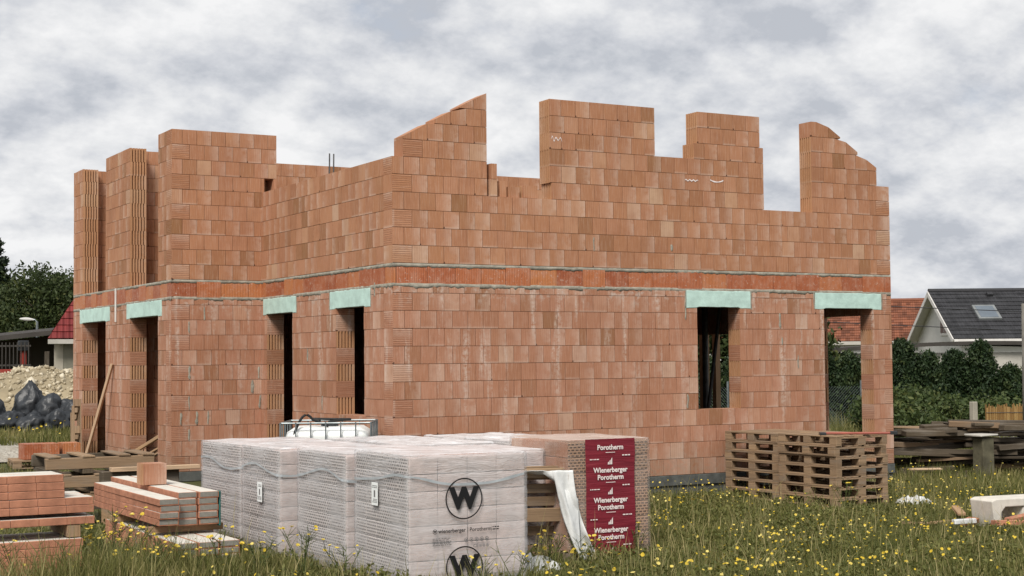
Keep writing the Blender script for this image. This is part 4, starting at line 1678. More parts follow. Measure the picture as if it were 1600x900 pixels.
# ---- timber skids behind the lintels
def skid(loc, rz, w, d, label):
    t = thing('timber_skid', loc, label, 'timber skid', 'timber skids', rz)
    for y in (0, d):
        mb = MB()
        mb.box((0, y - 0.05, 0.06), (w, y + 0.05, 0.21), 0.006, jit=0.004)
        mb.build('side_beam', M['oldwood'] if y else M['pallet'], t)
    for x in (0.03, w * 0.33, w * 0.66, w - 0.16):
        mb = MB()
        mb.box((x, -0.06, 0.211), (x + 0.16, d + 0.06, 0.236), 0.004, jit=0.003)
        mb.build('cross_plank', M['pallet'], t)
        mb = MB()
        mb.box((x, -0.05, 0.0), (x + 0.14, d + 0.05, 0.058), 0.004, jit=0.003)
        mb.build('foot', M['oldwood'], t)
    return t


ZS = terrain(-4, 1.2)
skid((-4.52, 1.0, 0.355), -0.02, 1.42, 0.9, 'weathered timber skid on top, in front of the wing doors')
skid((-4.40, 0.95, 0.118), -0.03, 1.5, 0.9, 'weathered timber skid beneath the upper one')
skid((-4.45, 0.98, -0.12), -0.01, 1.5, 0.9, 'lowest timber skid of the pile in front of the wing')
mb = MB()
mb.box((0, 0, 0), (1.15, 0.16, 0.05), 0.005, jit=0.004)
o = mb.build('fresh_plank', M['paleboard'])
o.location, o.rotation_euler = (-3.85, 0.25, 0.41), (0, 0, -0.05)
tag(o, 'fresh pale plank lying at the foot of the timber skids', 'plank')
mb = MB()
mb.box((-3.95, 0.3, 0.22), (-2.95, 0.5, 0.41), 0.01)
tag(mb.build('timber_beam', M['oldwood']), 'thick old beam under the fresh pale plank', 'beam')
spacer(-3.45, 0.42, terrain(-3.4, .4) - 0.02, 0.9, 0.3, 0.22 - terrain(-3.4, .4) + 0.02, 'block of timber carrying the thick old beam')

# orange blocks on a low pallet by the gravel
obt = copy_tree(p0, (-2.9, 8.35, terrain(-2.9, 8.3) + 0.02), (0, 0, -0.1), 'low pallet carrying orange blocks beside the gravel')
obt['group'] = 'single pallets'
for k in range(3):
    f2 = Frame((-3.33 + 0.30 * k + (0.06 if k == 2 else 0), 8.05 - 0.03 * k), (1, 0), (0, 1))
    mb = MB()
    zz_ = terrain(-2.9, 8.3) + 0.167
    add_brick(mb, f2, 0, 0.295, zz_, zz_ + 0.27, 0.5, 0, 0, 0, [0.2, 0.6, 0.9][k], 0, False, None)
    tag(mb.build('orange_block', M['block']), ['left', 'middle', 'right'][k] + ' smooth orange block on the low pallet beside the gravel', 'block', 'orange blocks')
# small pallet leaning on the far pier, plank and boards leaning on the wing
lp = copy_tree(p0, (-1.98, 10.30, 0.40), (math.radians(90), math.radians(-72), math.radians(80)), 'old pallet leaning upright against the far left pier')
lp['group'] = 'single pallets'


def bar(name, a, b, w, h, mat, label, cat, group=None):
    a, b = Vector(a), Vector(b)
    d = b - a
    o = MB()
    o.box((0, -w / 2, -h / 2), (d.length, w / 2, h / 2), 0.004, jit=0.002)
    ob = o.build(name, M[mat])
    ob.location = a
    ob.rotation_euler = d.to_track_quat('X', 'Z').to_euler()
    return tag(ob, label, cat, group)


bar('leaning_plank', (-1.98, 9.25, 0.05), (-1.585, 8.90, 1.78), 0.07, 0.045, 'paleboard', 'long pale plank leaning against the middle pier of the wing', 'plank')
bar('leaning_board', (-2.0, 6.9, 0.10), (-1.35, 6.25, 0.62), 0.09, 0.05, 'timber', 'thick board leaning in the right wing doorway, topmost', 'plank', 'boards in the wing doorway')
bar('leaning_board', (-1.85, 6.75, 0.06), (-1.33, 6.12, 0.45), 0.1, 0.03, 'timber', 'middle board leaning in the right wing doorway', 'plank', 'boards in the wing doorway')
bar('leaning_board', (-1.80, 6.60, 0.05), (-1.42, 6.02, 0.34), 0.1, 0.03, 'pallet', 'lowest board leaning in the right wing doorway', 'plank', 'boards in the wing doorway')

# ================================================================== RIGHT HAND DEBRIS
def concrete_piece():
    t = thing('concrete_element', (5.30, -5.95, GZ + 0.04), 'pale concrete frame with an open rectangular middle lying on debris at right', 'concrete frame', rz=-0.12)
    prof = [(-0.05, 0.335), (0.02, 0.36), (1.2, 0.36), (1.2, 0.26), (0.10, 0.26), (0.06, 0.16), (0.06, 0.02), (0.0, 0.0), (-0.02, 0.05), (0.0, 0.18)]

    def ex(pr_, y0, y1, nm):
        mb = MB()
        n = len(pr_)
        for y in (y0, y1):
            for x, z in pr_:
                mb.v.append((x, y, z))
        for i in range(n):
            j = (i + 1) % n
            mb.face([i, j, n + j, n + i])
        mb.face(list(range(n))[::-1])
        mb.face([n + i for i in range(n)])
        ob = mb.build(nm, M['lintelcore'], t)
        bv = ob.modifiers.new('b', 'BEVEL')
        bv.width = 0.012
        bv.segments = 2
        return ob
    ex([(-0.05, 0.335), (0.02, 0.36), (1.2, 0.36), (1.2, 0.26), (0.16, 0.26), (0.10, 0.20), (0.09, 0.0), (0.0, 0.0), (-0.03, 0.2)], 0, 0.42, 'frame')
    ex([(0.095, 0.0), (0.095, 0.07), (0.42, 0.10), (0.44, 0.255), (0.60, 0.255), (0.60, 0.0)], 0.02, 0.40, 'web')
    ex([(0.602, 0.0), (0.602, 0.08), (1.2, 0.08), (1.2, 0.0)], 0.02, 0.40, 'sill')


concrete_piece()
DB = [((4.75, -5.45), 0.95, 0.10, 0.03, 0.25, 'timber', 'thin plank behind the concrete frame'), ((4.35, -5.35), 1.1, 0.06, 0.03, -0.15, 'timber', 'long batten left of the concrete frame'),
      ((4.75, -6.0), 0.55, 0.14, 0.06, 0.6, 'clay', 'broken reddish slab in front of the concrete frame'), ((4.95, -6.25), 0.4, 0.16, 0.06, -0.4, 'clay', 'reddish brick fragment under the concrete frame corner'),
      ((5.25, -6.2), 0.45, 0.12, 0.05, 0.2, 'clay', 'reddish tile fragment right under the concrete frame'), ((4.45, -6.1), 0.4, 0.05, 0.05, 0.1, 'sheet', 'pale strip in the grass left of the concrete frame'),
      ((5.1, -5.6), 0.7, 0.10, 0.04, 0.9, 'timber', 'short plank poking out behind the concrete frame')]
for k, ((x, y), ln, w, h, rz, mt, lab) in enumerate(DB):
    mb = MB()
    mb.box((0, -w / 2, 0), (ln, w / 2, h), 0.006, jit=0.006)
    o = mb.build('debris_piece', M[mt])
    o.location = (x, y, GZ + 0.09 + 0.015 * k)
    o.rotation_euler = (rnd.uniform(-.1, .1), rnd.uniform(-.06, .06), rz)
    tag(o, lab, 'debris', 'debris by the concrete frame')

# ---- dark timber pile behind the pallets
def pile_plank(k, x, y, z, ln, w, h, rz, mt, lab, tilt=0.0):
    mb = MB()
    mb.box((-ln / 2, -w / 2, 0), (ln / 2, w / 2, h), 0.008, jit=0.008)
    o = mb.build('pile_plank', M[mt])
    o.location = (x, y, z)
    o.rotation_euler = (rnd.uniform(-.06, .06), tilt, rz)
    return tag(o, lab, 'plank', 'planks of the old timber pile')


for k in range(84):
    lay = k % 10
    x = rnd.uniform(10.5, 13.4)
    y = 0.9 - 0.52 * (x - 10.3) + rnd.uniform(0.0, 1.3)
    top = 0.9 - 0.0 * abs(x - 12)
    z = terrain(x, y) + 0.02 + lay * 0.098 * (0.75 + 0.25 * sst(10, 12, x))
    pile_plank(k, x, y, z, rnd.uniform(0.8, 2.2), rnd.uniform(0.10, 0.28), rnd.uniform(0.03, 0.10), -0.5 + rnd.uniform(-0.28, 0.28),
               'oldwood' if rnd.random() < 0.82 else 'pallet', 'weathered plank in the dark timber pile behind the pallet stacks', rnd.uniform(-0.07, 0.07))
pile_plank(99, 10.15, 0.2, -0.16, 0.55, 0.16, 0.03, -0.5, 'paleboard', 'short pale board at the foot of the dark timber pile')
hbm = MB()
hbm.box((11.17, -0.15, GZ - 0.1), (11.42, 0.12, 0.37), 0.015, jit=0.015)
tag(hbm.build('stone_post', M['mossystone']), 'squat stone post in the middle of the dark timber pile', 'post')
hbm = MB()
hbm.box((11.07, -0.2, 0.395), (11.50, 0.2, 0.435), 0.012, jit=0.008)
tag(hbm.build('white_slab', M['plaster']), 'white slab resting on the squat stone post', 'slab')


# ================================================================== VEGETATION
def leaf_cloud(centres, size, spread, per, shades, up_bias=0.3):
    """triangles in small tufts round each centre; returns V, F, A"""
    n = len(centres) * per
    c = np.repeat(centres, per, axis=0) + NR.normal(0, 1, (n, 3)) * spread
    d1 = NR.normal(0, 1, (n, 3))
    d1[:, 2] += up_bias
    d1 /= np.linalg.norm(d1, axis=1)[:, None]
    d2 = np.cross(d1, NR.normal(0, 1, (n, 3)))
    d2 /= np.linalg.norm(d2, axis=1)[:, None] + 1e-9
    sz = size * NR.uniform(0.6, 1.4, (n, 1))
    V = np.empty((n, 4, 3))
    V[:, 0] = c - d1 * sz
    V[:, 1] = c + d2 * sz * 0.45
    V[:, 2] = c + d1 * sz
    V[:, 3] = c - d2 * sz * 0.45
    F = (np.arange(n) * 4)[:, None] + np.array([0, 1, 2, 3])[None, :]
    A = np.zeros((n, 3))
    A[:, 0] = np.clip(np.repeat(shades, per) + NR.normal(0, 0.12, n), 0, 1)
    return V.reshape(-1, 3), F, A


def broadleaf(x, y, z, h, r, seed, label, mat='leaf', size=0.16, ncl=420, per=22, name='deciduous_tree', group='trees beyond the site', cat='tree'):
    rg = np.random.default_rng(seed)
    t = thing(name, (x, y, z), label, cat, group)
    mb = MB()
    tr = h * 0.022 + 0.05
    mb.tube([(0, 0, 0), (0.05, 0.02, h * 0.25), (0, 0.05, h * 0.5), (0.03, 0, h * 0.8)], [tr * 1.3, tr, tr * 0.75, tr * 0.25], 8)
    for k in range(8):
        a = rg.uniform(0, 6.28)
        z0 = h * rg.uniform(0.25, 0.6)
        L = r * rg.uniform(0.5, 0.85)
        mb.tube([(0, 0, z0), (L * 0.5 * math.cos(a), L * 0.5 * math.sin(a), z0 + h * 0.12), (L * math.cos(a), L * math.sin(a), z0 + h * 0.22)], [tr * 0.5, tr * 0.32, tr * 0.12], 6)
    mb.build('trunk', M['bark'], t, smooth=True)
    lobes = rg.normal(0, 1, (9, 3))
    lobes /= np.linalg.norm(lobes, axis=1)[:, None]
    d = rg.normal(0, 1, (ncl, 3))
    d /= np.linalg.norm(d, axis=1)[:, None]
    rad = rg.uniform(0.35, 1.0, ncl) ** 0.6
    bump = 0.78 + 0.30 * np.max(np.clip(d @ lobes.T, 0, 1) ** 4, axis=1) + rg.normal(0, 0.05, ncl)
    c = d * (rad * bump)[:, None] * np.array([r, r, h * 0.40]) + np.array([0, 0, h * 0.60])
    sh = np.clip(rg.normal(0.42, 0.2, ncl), 0, 1)
    V, F, A = leaf_cloud(c, size, r * 0.075 + 0.05, per, sh)
    tri_mesh('crown', V, F, A, M[mat], t)
    return t


def spruce(x, y, z, h, r, seed, label):
    rg = np.random.default_rng(seed)
    t = thing('spruce_tree', (x, y, z), label, 'tree', 'trees beyond the site')
    mb = MB()
    mb.tube([(0, 0, 0), (0, 0, h * 0.5), (0, 0, h * 0.98)], [0.22, 0.14, 0.02], 8)
    mb.build('trunk', M['bark'], t)
    cs, shd = [], []
    lv = 0.14
    while lv < 0.97:
        rr = r * (1 - lv) ** 0.85 * rg.uniform(0.8, 1.15)
        for k in range(7):
            a = rg.uniform(0, 6.28)
            for q in np.linspace(0.12, 1, 9):
                cs.append((rr * q * math.cos(a), rr * q * math.sin(a), h * lv - rr * 0.28 * q + 0.10 * rr * q * q))
                shd.append(rg.uniform(0.1, 0.7))
        lv += 0.052
    V, F, A = leaf_cloud(np.array(cs), 0.16, 0.10, 12, np.array(shd), -0.5)
    tri_mesh('crown', V, F, A, M['needle'], t)


def thuja(x, y, z, h, r, seed, label):
    rg = np.random.default_rng(seed)
    t = thing('thuja_shrub', (x, y, z), label, 'shrub', 'thuja hedge')
    mb = MB()
    mb.tube([(0, 0, 0), (0, 0, h * 0.8)], [0.05, 0.015], 6)
    mb.build('trunk', M['bark'], t)
    n = 900
    zz_ = rg.uniform(0.02, 1.0, n)
    prof = np.clip(1.35 * (1 - zz_) ** rg.uniform(0.36, 0.5), 0, 1) * (0.75 + 0.35 * np.minimum(1, zz_ * 4))
    a = rg.uniform(0, 6.28, n)
    ph = rg.uniform(0, 6.28, 3)
    lump = 1 + 0.16 * np.sin(3 * a + ph[0] + zz_ * 6) + 0.12 * np.sin(5 * a + ph[1] - zz_ * 9)
    rr = r * prof * lump * rg.uniform(0.55, 1.05, n)
    c = np.stack([rr * np.cos(a), rr * np.sin(a), zz_ * h], 1)
    V, F, A = leaf_cloud(c, 0.050, 0.065, 20, np.clip(rg.normal(rg.uniform(0.28, 0.6), 0.22, n), 0, 1), 0.9)
    tri_mesh('foliage', V, F, A, M['thuja'], t)


HR = Vector((0.8727, -0.4884, 0))
HD = Vector((0.4884, 0.8727, 0))
h0 = Vector((22.7, 14.34, 0))
NUM = ['first', 'second', 'third', 'fourth', 'fifth', 'sixth', 'seventh', 'eighth', 'ninth', 'tenth', 'eleventh', 'twelfth', 'thirteenth', 'fourteenth', 'fifteenth', 'sixteenth', 'seventeenth', 'eighteenth']
for k in range(17):
    s_ = -7.8 + 0.80 * k
    q = h0 + HR * (s_ + rnd.uniform(-0.08, 0.08)) + HD * rnd.uniform(-0.2, 0.2)
    hh = rnd.uniform(0.86, 1.12) * [2.2, 2.35, 2.3, 2.1, 2.35, 2.25, 2.2, 2.3, 2.15, 2.3, 2.35, 2.5, 2.25, 2.5, 2.05, 2.45, 2.4][k]
    thuja(q.x, q.y, GZ, hh, rnd.uniform(0.40, 0.52) if k not in (13,) else 0.46, 100 + k, '%s thuja from the left in the dark hedge behind the house' % NUM[k])

for k, (x, y, h, r, lab) in enumerate(((17.0, 7.6, 1.5, 0.75, 'leafy bush right beside the house corner in front of the thuja hedge'),
                                       (16.1, 6.9, 1.2, 0.7, 'low leafy bush left of the dark timber pile'),
                                       (18.6, 8.4, 1.15, 0.85, 'broad dark bush behind the concrete fence post'),
                                       (20.2, 8.2, 1.1, 0.8, 'broad bush behind the right end of the reed fence'),
                                       (17.2, 8.8, 1.35, 0.85, 'tall dark bush between house corner and fence post'),
                                       (17.9, 7.6, 1.15, 0.7, 'low bush left of the concrete fence post'),
                                       (14.6, 4.9, 1.0, 0.6, 'small bush behind the left end of the timber pile'),
                                       (19.2, 8.6, 1.1, 0.6, 'yellowish green bush behind the reed fence'),
                                       (20.3, 12.3, 1.3, 0.6, 'yellow green bush behind the wire fence seen through the door opening'))):
    broadleaf(x, y, terrain(x, y) - 0.05, h, r, 300 + k, lab, 'shrub', 0.06, 260, 16, 'leafy_bush', 'bushes along the right boundary', 'bush')

# trees on the left horizon and beyond the houses
broadleaf(9.1, 61.6, 0.2, 6.6, 3.0, 41, 'dense dark round tree behind the red roofed house at left', 'leaf', 0.105, 900, 30)
broadleaf(5.9, 60.5, 0.2, 4.7, 2.4, 42, 'lower broad tree between the spruce and the round tree', 'leaf', 0.105, 760, 28)
broadleaf(12.2, 63.0, 0.2, 6.2, 2.6, 43, 'dark tree half hidden by the left end of the house', 'leaf', 0.105, 700, 28)
broadleaf(3.6, 62.5, 0.2, 4.9, 2.4, 44, 'dark tree at the left picture edge below the spruce', 'leaf', 0.105, 700, 28)
spruce(6.55, 63.6, 0.2, 8.6, 2.0, 45, 'tall dark spruce cut by the left picture edge')
broadleaf(52.0, 61.0, GZ, 7.1, 2.6, 46, 'small tree top peeping over the orange roof beside the dark gable', 'leaf', 0.17, 300, 20)
broadleaf(27.0, 25.5, GZ, 4.6, 2.6, 47, 'broad dark tree visible through the window opening', 'leaf', 0.14, 360, 22)
broadleaf(23.3, 27.5, GZ, 4.6, 2.6, 48, 'second dark tree visible deep in the window opening', 'leaf', 0.14, 360, 22)


# ================================================================== BACKGROUND HOUSES
def quad(mb, a, b, c, d, uvs=None):
    o = len(mb.v)
    mb.v += [tuple(a), tuple(b), tuple(c), tuple(d)]
    mb.face([o, o + 1, o + 2, o + 3], uvs)


def tiled_plane(a, b, c, d, lh, th=0.035):
    """stepped tile courses on the roof plane a,b (eave) c,d (ridge)"""
    a, b, c, d = [Vector(q) for q in (a, b, c, d)]
    n = (b - a).cross(d - a).normalized()
    if n.z < 0:
        n = -n
    L = max((d - a).length, (c - b).length)
    k = max(1, int(L / lh))
    mb = MB()
    w0 = (b - a).normalized()
    for i in range(k):
        f0, f1 = i / k, (i + 1) / k
        p, q = a.lerp(d, f0) + n * th, b.lerp(c, f0) + n * th
        r_, s_ = b.lerp(c, f1 + 0.02 / k) + n * 0.004, a.lerp(d, f1 + 0.02 / k) + n * 0.004
        uvs = [((v - a).dot(w0), f * k * lh + 0.01) for v, f in ((p, f0), (q, f0), (r_, f1 - 0.04 / k), (s_, f1 - 0.04 / k))]
        quad(mb, p, q, r_, s_, uvs)
        lo1, lo2 = a.lerp(d, f0) - n * 0.01, b.lerp(c, f0) - n * 0.01
        quad(mb, lo1, lo2, q, p, [((lo1 - a).dot(w0), f0 * k * lh + 0.01), ((lo2 - a).dot(w0), f0 * k * lh + 0.01), ((q - a).dot(w0), f0 * k * lh + 0.01), ((p - a).dot(w0), f0 * k * lh + 0.01)])
    return mb


def solid(name, pts, faces, mat, parent):
    mb = MB()
    mb.add(pts, faces)
    return mb.build(name, M[mat], parent)


def prism(a0, a1, hw, z0, ze, zr, side):
    """gabled body between ridge ends a0,a1 with half width hw"""
    ps = []
    for a in (a0, a1):
        ps += [a - side * hw + Vector((0, 0, z0)), a + side * hw + Vector((0, 0, z0)), a + side * hw + Vector((0, 0, ze)), a + Vector((0, 0, zr)), a - side * hw + Vector((0, 0, ze))]
    fs = [(0, 1, 2, 3, 4), (9, 8, 7, 6, 5), (0, 4, 9, 5), (1, 6, 7, 2), (4, 3, 8, 9), (2, 7, 8, 3), (0, 5, 6, 1)]
    return ps, fs


def obox(mb, o, ex, ey, ez, lx, ly, lz, ch=0.01):
    m = Matrix((ex.to_4d(), ey.to_4d(), ez.to_4d(), (0, 0, 0, 1))).transposed()
    m = Matrix(((ex.x, ey.x, ez.x, o.x), (ex.y, ey.y, ez.y, o.y), (ex.z, ey.z, ez.z, o.z), (0, 0, 0, 1)))
    mb.box((0, 0, 0), (lx, ly, lz), ch, mat=m)


UPV = Vector((0, 0, 1))


def gabled_house(ridge0, rdir, length, hw, z0, ze, zr, wall, tile, lh, over, label, fascia='fascia', gable_window=True, skylight=False):
    side = Vector((rdir.y, -rdir.x, 0))         # towards the camera
    t = thing('gabled_house', (ridge0.x, ridge0.y, z0), label, 'house', 'houses behind the site')
    inv = Vector((ridge0.x, ridge0.y, z0))
    a0, a1 = Vector((0, 0, 0)), rdir * length
    ps, fs = prism(a0, a1, hw, 0, ze - z0, zr - z0, side)
    solid('wall', ps, fs, wall, t)
    sl = (zr - ze) / hw
    drop = sl * over
    e = 0.5
    for sg in (1, -1):
        ev = side * sg * (hw + over)
        A = a0 - rdir * e + ev + UPV * (ze - z0 - drop + 0.10)
        B = a1 + rdir * e + ev + UPV * (ze - z0 - drop + 0.10)
        C_ = a1 + rdir * e + UPV * (zr - z0 + 0.10)
        D = a0 - rdir * e + UPV * (zr - z0 + 0.10)
        ob = tiled_plane(A, B, C_, D, lh).build('roof', M[tile], t)
        sd = solid('soffit', [A - UPV * 0.05, B - UPV * 0.05, C_ - UPV * 0.05, D - UPV * 0.05], [(0, 1, 2, 3)], fascia, t)
        # gutter board and bargeboards
        mb = MB()
        obox(mb, A - UPV * 0.22 + side * sg * 0.01, rdir, side * sg, UPV, length + 2 * e, 0.04, 0.20)
        mb.build('gutter_board', M[fascia], t)
        sdir = (D - A).normalized()
        up_ = sdir.cross(rdir) * (1 if sdir.cross(rdir).z > 0 else -1)
        mb = MB()
        obox(mb, A - up_ * 0.26 - rdir * 0.05, sdir, rdir, up_, (D - A).length, 0.05, 0.25)
        mb.build('bargeboard', M[fascia], t)
    mb = MB()
    mb.tube([a0 - rdir * e + UPV * (zr - z0 + 0.10), a1 + rdir * e + UPV * (zr - z0 + 0.10)], 0.13, 8)
    mb.build('ridge_cap', M[tile], t)
    if gable_window:
        wn = MB()
        o = a0 - rdir * 0.06 + side * 0.5 + UPV * (ze - z0 + 0.05)
        obox(wn, o - side * 0.0, side, rdir, UPV, 1.5, 0.10, 1.15)
        wo_ = wn.build('window', M['fascia'], t)
        for k in range(2):
            pn = MB()
            obox(pn, o + side * (0.12 + 0.68 * k) - rdir * 0.012 + UPV * 0.14, side, rdir, UPV, 0.58, 0.02, 0.9, 0.002)
            pn.build('pane', M['glass'], wo_)
    if skylight:
        ev = side * (hw + over)
        A = a0 - rdir * e + ev + UPV * (ze - z0 - drop + 0.10)
        D = a0 - rdir * e + UPV * (zr - z0 + 0.10)
        sdir = (D - A).normalized()
        nn = rdir.cross(sdir)
        nn = nn if nn.z > 0 else -nn
        sk = MB()
        o = A + sdir * ((D - A).length * 0.36) + rdir * skylight + nn * 0.02
        obox(sk, o, rdir, sdir, nn, 1.15, 1.5, 0.12)
        so = sk.build('roof_window', M['greymetal'], t)
        sk = MB()
        obox(sk, o + rdir * 0.12 + sdir * 0.13 + nn * 0.121, rdir, sdir, nn, 0.9, 1.22, 0.012, 0.001)
        sk.build('pane', M['skyglass'], so)
        for q in (0.18, 0.42, 0.66):
            vn = MB()
            obox(vn, A + sdir * ((D - A).length * 0.86) + rdir * (length * q) + nn * 0.03, rdir, sdir, nn, 0.3, 0.3, 0.14)
            vn.build('roof_vent', M['tiledark'], t)
    return t


def ang(px):
    return YAW + math.atan((px - 800) / 2400)


a_ = ang(1466)
vd = Vector((math.sin(a_), math.cos(a_), 0))
vr = Vector((math.cos(a_), -math.sin(a_), 0))
th_ = math.radians(15)
gabled_house(Vector((49.6, 39.6, 0)), (vr * math.cos(th_) + vd * math.sin(th_)).normalized(), 16, 4.2, GZ, 2.75, 5.05, 'whiteplaster', 'tiledark', 0.42, 0.45,
             'pale house with anthracite tiled gable roof and a roof window', skylight=1.75)
a_ = ang(1360)
vr = Vector((math.cos(a_), -math.sin(a_), 0))
gabled_house(Vector((47.5, 57.5, 0)), vr, 15.5, 4.5, GZ, 2.75, 5.0, 'whiteplaster', 'tileorange', 0.34, 0.4,
             'low pale house with weathered orange tiled roof seen past the house corner', fascia='plaster', gable_window=False)
# flat outbuilding with curved dark roof edge behind the hedge
t = thing('low_outbuilding', (33.5, 21.5, GZ), 'low pale outbuilding with dark flat roof behind the thuja hedge', 'building')
mb = MB()
mb.box((-5, -0.2, 0), (5.5, 4, 2.25), 0.02, mat=Matrix.Rotation(-0.52, 4, 'Z'))
mb.build('wall', M['plaster'], t)
mb = MB()
for i in range(21):
    f = i / 20
    x = -5.4 + 11.4 * f
    z = 2.30 + 0.22 * math.sin(math.pi * f)
    for y, dz in ((-0.6, 0), (-0.6, 0.14), (4.3, 0.14), (4.3, 0)):
        q = Matrix.Rotation(-0.52, 3, 'Z') @ Vector((x, y, z + dz))
        mb.v.append(tuple(q))
for i in range(20):
    for k in range(4):
        mb.face([i * 4 + k, i * 4 + (k + 1) % 4, (i + 1) * 4 + (k + 1) % 4, (i + 1) * 4 + k])
mb.build('roof', M['darkroof'], t)

# red roofed house at left: hipped roof over grey plaster
t = thing('hipped_house', (2.70, 33.6, terrain(2.7, 33.6)), 'grey plastered house with dark red tiled roof at the left end of the site', 'house', 'houses behind the site')
z0 = terrain(2.7, 33.6)
a_ = ang(95)
vr = Vector((math.cos(a_), -math.sin(a_), 0))
vd = Vector((math.sin(a_), math.cos(a_), 0))
mb = MB()
obox(mb, vr * 0.22, vr, vd, UPV, 7.5, 6.5, 2.55 - z0, 0.02)
mb.build('wall', M['dirtyplaster'], t)
mb = MB()
obox(mb, vr * 0.20 - vd * 0.02, vr, vd, UPV, 0.30, 0.04, 2.53 - z0, 0.01)
mb.build('corner_pilaster', M['dirtyplaster2'], t)
ez = 2.62 - z0
c0, c1 = -vd * 0.5 + UPV * ez, vr * 8 - vd * 0.5 + UPV * ez
c2, c3 = vr * 8 + vd * 7 + UPV * ez, vd * 7 + UPV * ez
r0, r1 = vr * 2.4 + vd * 3.2 + UPV * (ez + 3.9), vr * 6.2 + vd * 3.2 + UPV * (ez + 3.9)
for q in ((c0, c1, r1, r0), (c3, c0, r0, r0), (c2, c3, r0, r1), (c1, c2, r1, r1)):
    tiled_plane(*q, 0.34).build('roof', M['tilered'], t)
mb = MB()
obox(mb, c0 - UPV * 0.18, vr, vd, UPV, 8, 0.05, 0.16, 0.01)
mb.build('gutter_board', M['plaster'], t)

# shed, fences and lamp on the far left
t = thing('open_shed', (0.2, 36.5, terrain(0.2, 36.5)), 'low dark roofed shed left of the red roofed house', 'shed')
zs = terrain(0.2, 36.5)
mb = MB()
P4_ = [Vector((-4.5, 1.6, 2.15 - zs)), Vector((3.0, -2.6, 2.95 - zs)), Vector((4.6, 0.4, 3.2 - zs)), Vector((-2.9, 4.4, 2.4 - zs))]
mb.add([tuple(p) for p in P4_] + [tuple(p - UPV * 0.16) for p in P4_], [(0, 1, 2, 3), (7, 6, 5, 4), (0, 4, 5, 1), (1, 5, 6, 2), (2, 6, 7, 3), (3, 7, 4, 0)])
mb.build('roof', M['darkroof'], t)
mb = MB()
mb.add([(-2.9, 4.2, 0), (4.4, 0.3, 0), (4.4, 0.3, 2.9 - zs), (-2.9, 4.2, 2.1 - zs)], [(0, 1, 2, 3)])
mb.build('back_wall', M['oldwood'], t)
for p in ((-3.9, 1.5), (-0.5, -0.5), (2.6, -2.3)):
    mb = MB()
    mb.box((p[0] - 0.07, p[1] - 0.07, 0), (p[0] + 0.07, p[1] + 0.07, 2.2 - zs), 0.01)
    mb.build('post', M['oldwood'], t)
mb = MB()
t = thing('picket_fence', (-0.6, 35.0, terrain(-.6, 35)), 'grey picket fence with a red base in front of the shed', 'fence')
mb.box((-3, -0.05, 0), (3.1, 0.05, 1.15), 0.01, mat=Matrix.Rotation(-0.5, 4, 'Z'))
mb.build('base_panel', M['redpaint'], t)
for z in (1.25, 1.9):
    mb = MB()
    mb.box((-3, -0.02, z), (3.1, 0.02, z + 0.06), 0.005, mat=Matrix.Rotation(-0.5, 4, 'Z'))
    mb.build('rail', M['darkroof'], t)
mb = MB()
for i in range(48):
    x = -2.95 + i * 0.127
    mb.box((x, -0.045, 1.16), (x + 0.03, -0.022, 2.05), 0.003, mat=Matrix.Rotation(-0.5, 4, 'Z'))
mb.build('picket', M['darkroof'], t, kind='stuff')
mb = MB()
t = thing('red_post', (1.95, 33.9, terrain(1.9, 33.9)), 'red upright post with a dark box beside the red roofed house', 'post')
mb.box((-0.09, -0.09, 0), (0.09, 0.09, 1.9), 0.01)
mb.build('post', M['redpaint'], t)
mb = MB()
mb.box((-0.16, -0.16, 1.9), (0.16, 0.16, 2.25), 0.02)
mb.build('box', M['black'], t)
t = thing('street_lamp', (4.12, 41.95, terrain(4.1, 42)), 'grey street lamp with a short arm left of the red roof', 'street lamp')
zl = terrain(4.1, 42)
mb = MB()
mb.tube([(0, 0, 0), (0, 0, 1.2 - zl), (0, 0, 3.42 - zl)], [0.07, 0.055, 0.045], 10)
mb.build('pole', M['galv'], t)
mb = MB()
mb.tube([(0, 0, 3.40 - zl), (-0.08, 0.04, 3.5 - zl), (-0.25, 0.13, 3.52 - zl)], 0.03, 8)
mb.build('arm', M['galv'], t)
mb = MB()
N = 12
for i in range(9):
    f = i / 8
    rr = 0.12 * math.sin(math.pi * (0.12 + 0.8 * f)) + 0.01
    for k in range(N):
        a = 2 * math.pi * k / N
        mb.v.append((-0.12 - 0.55 * f * 0.87, 0.06 + 0.55 * f * 0.49 + rr * math.cos(a) * 0.5, 3.50 - zl + 0.04 * f + rr * 0.55 * math.sin(a)))
for i in range(8):
    for k in range(N):
        mb.face([i * N + k, i * N + (k + 1) % N, (i + 1) * N + (k + 1) % N, (i + 1) * N + k])
mb.face(list(range(N)))
mb.face([8 * N + k for k in range(N)])
mb.build('lamp_head', M['whiteplaster'], t, smooth=True)


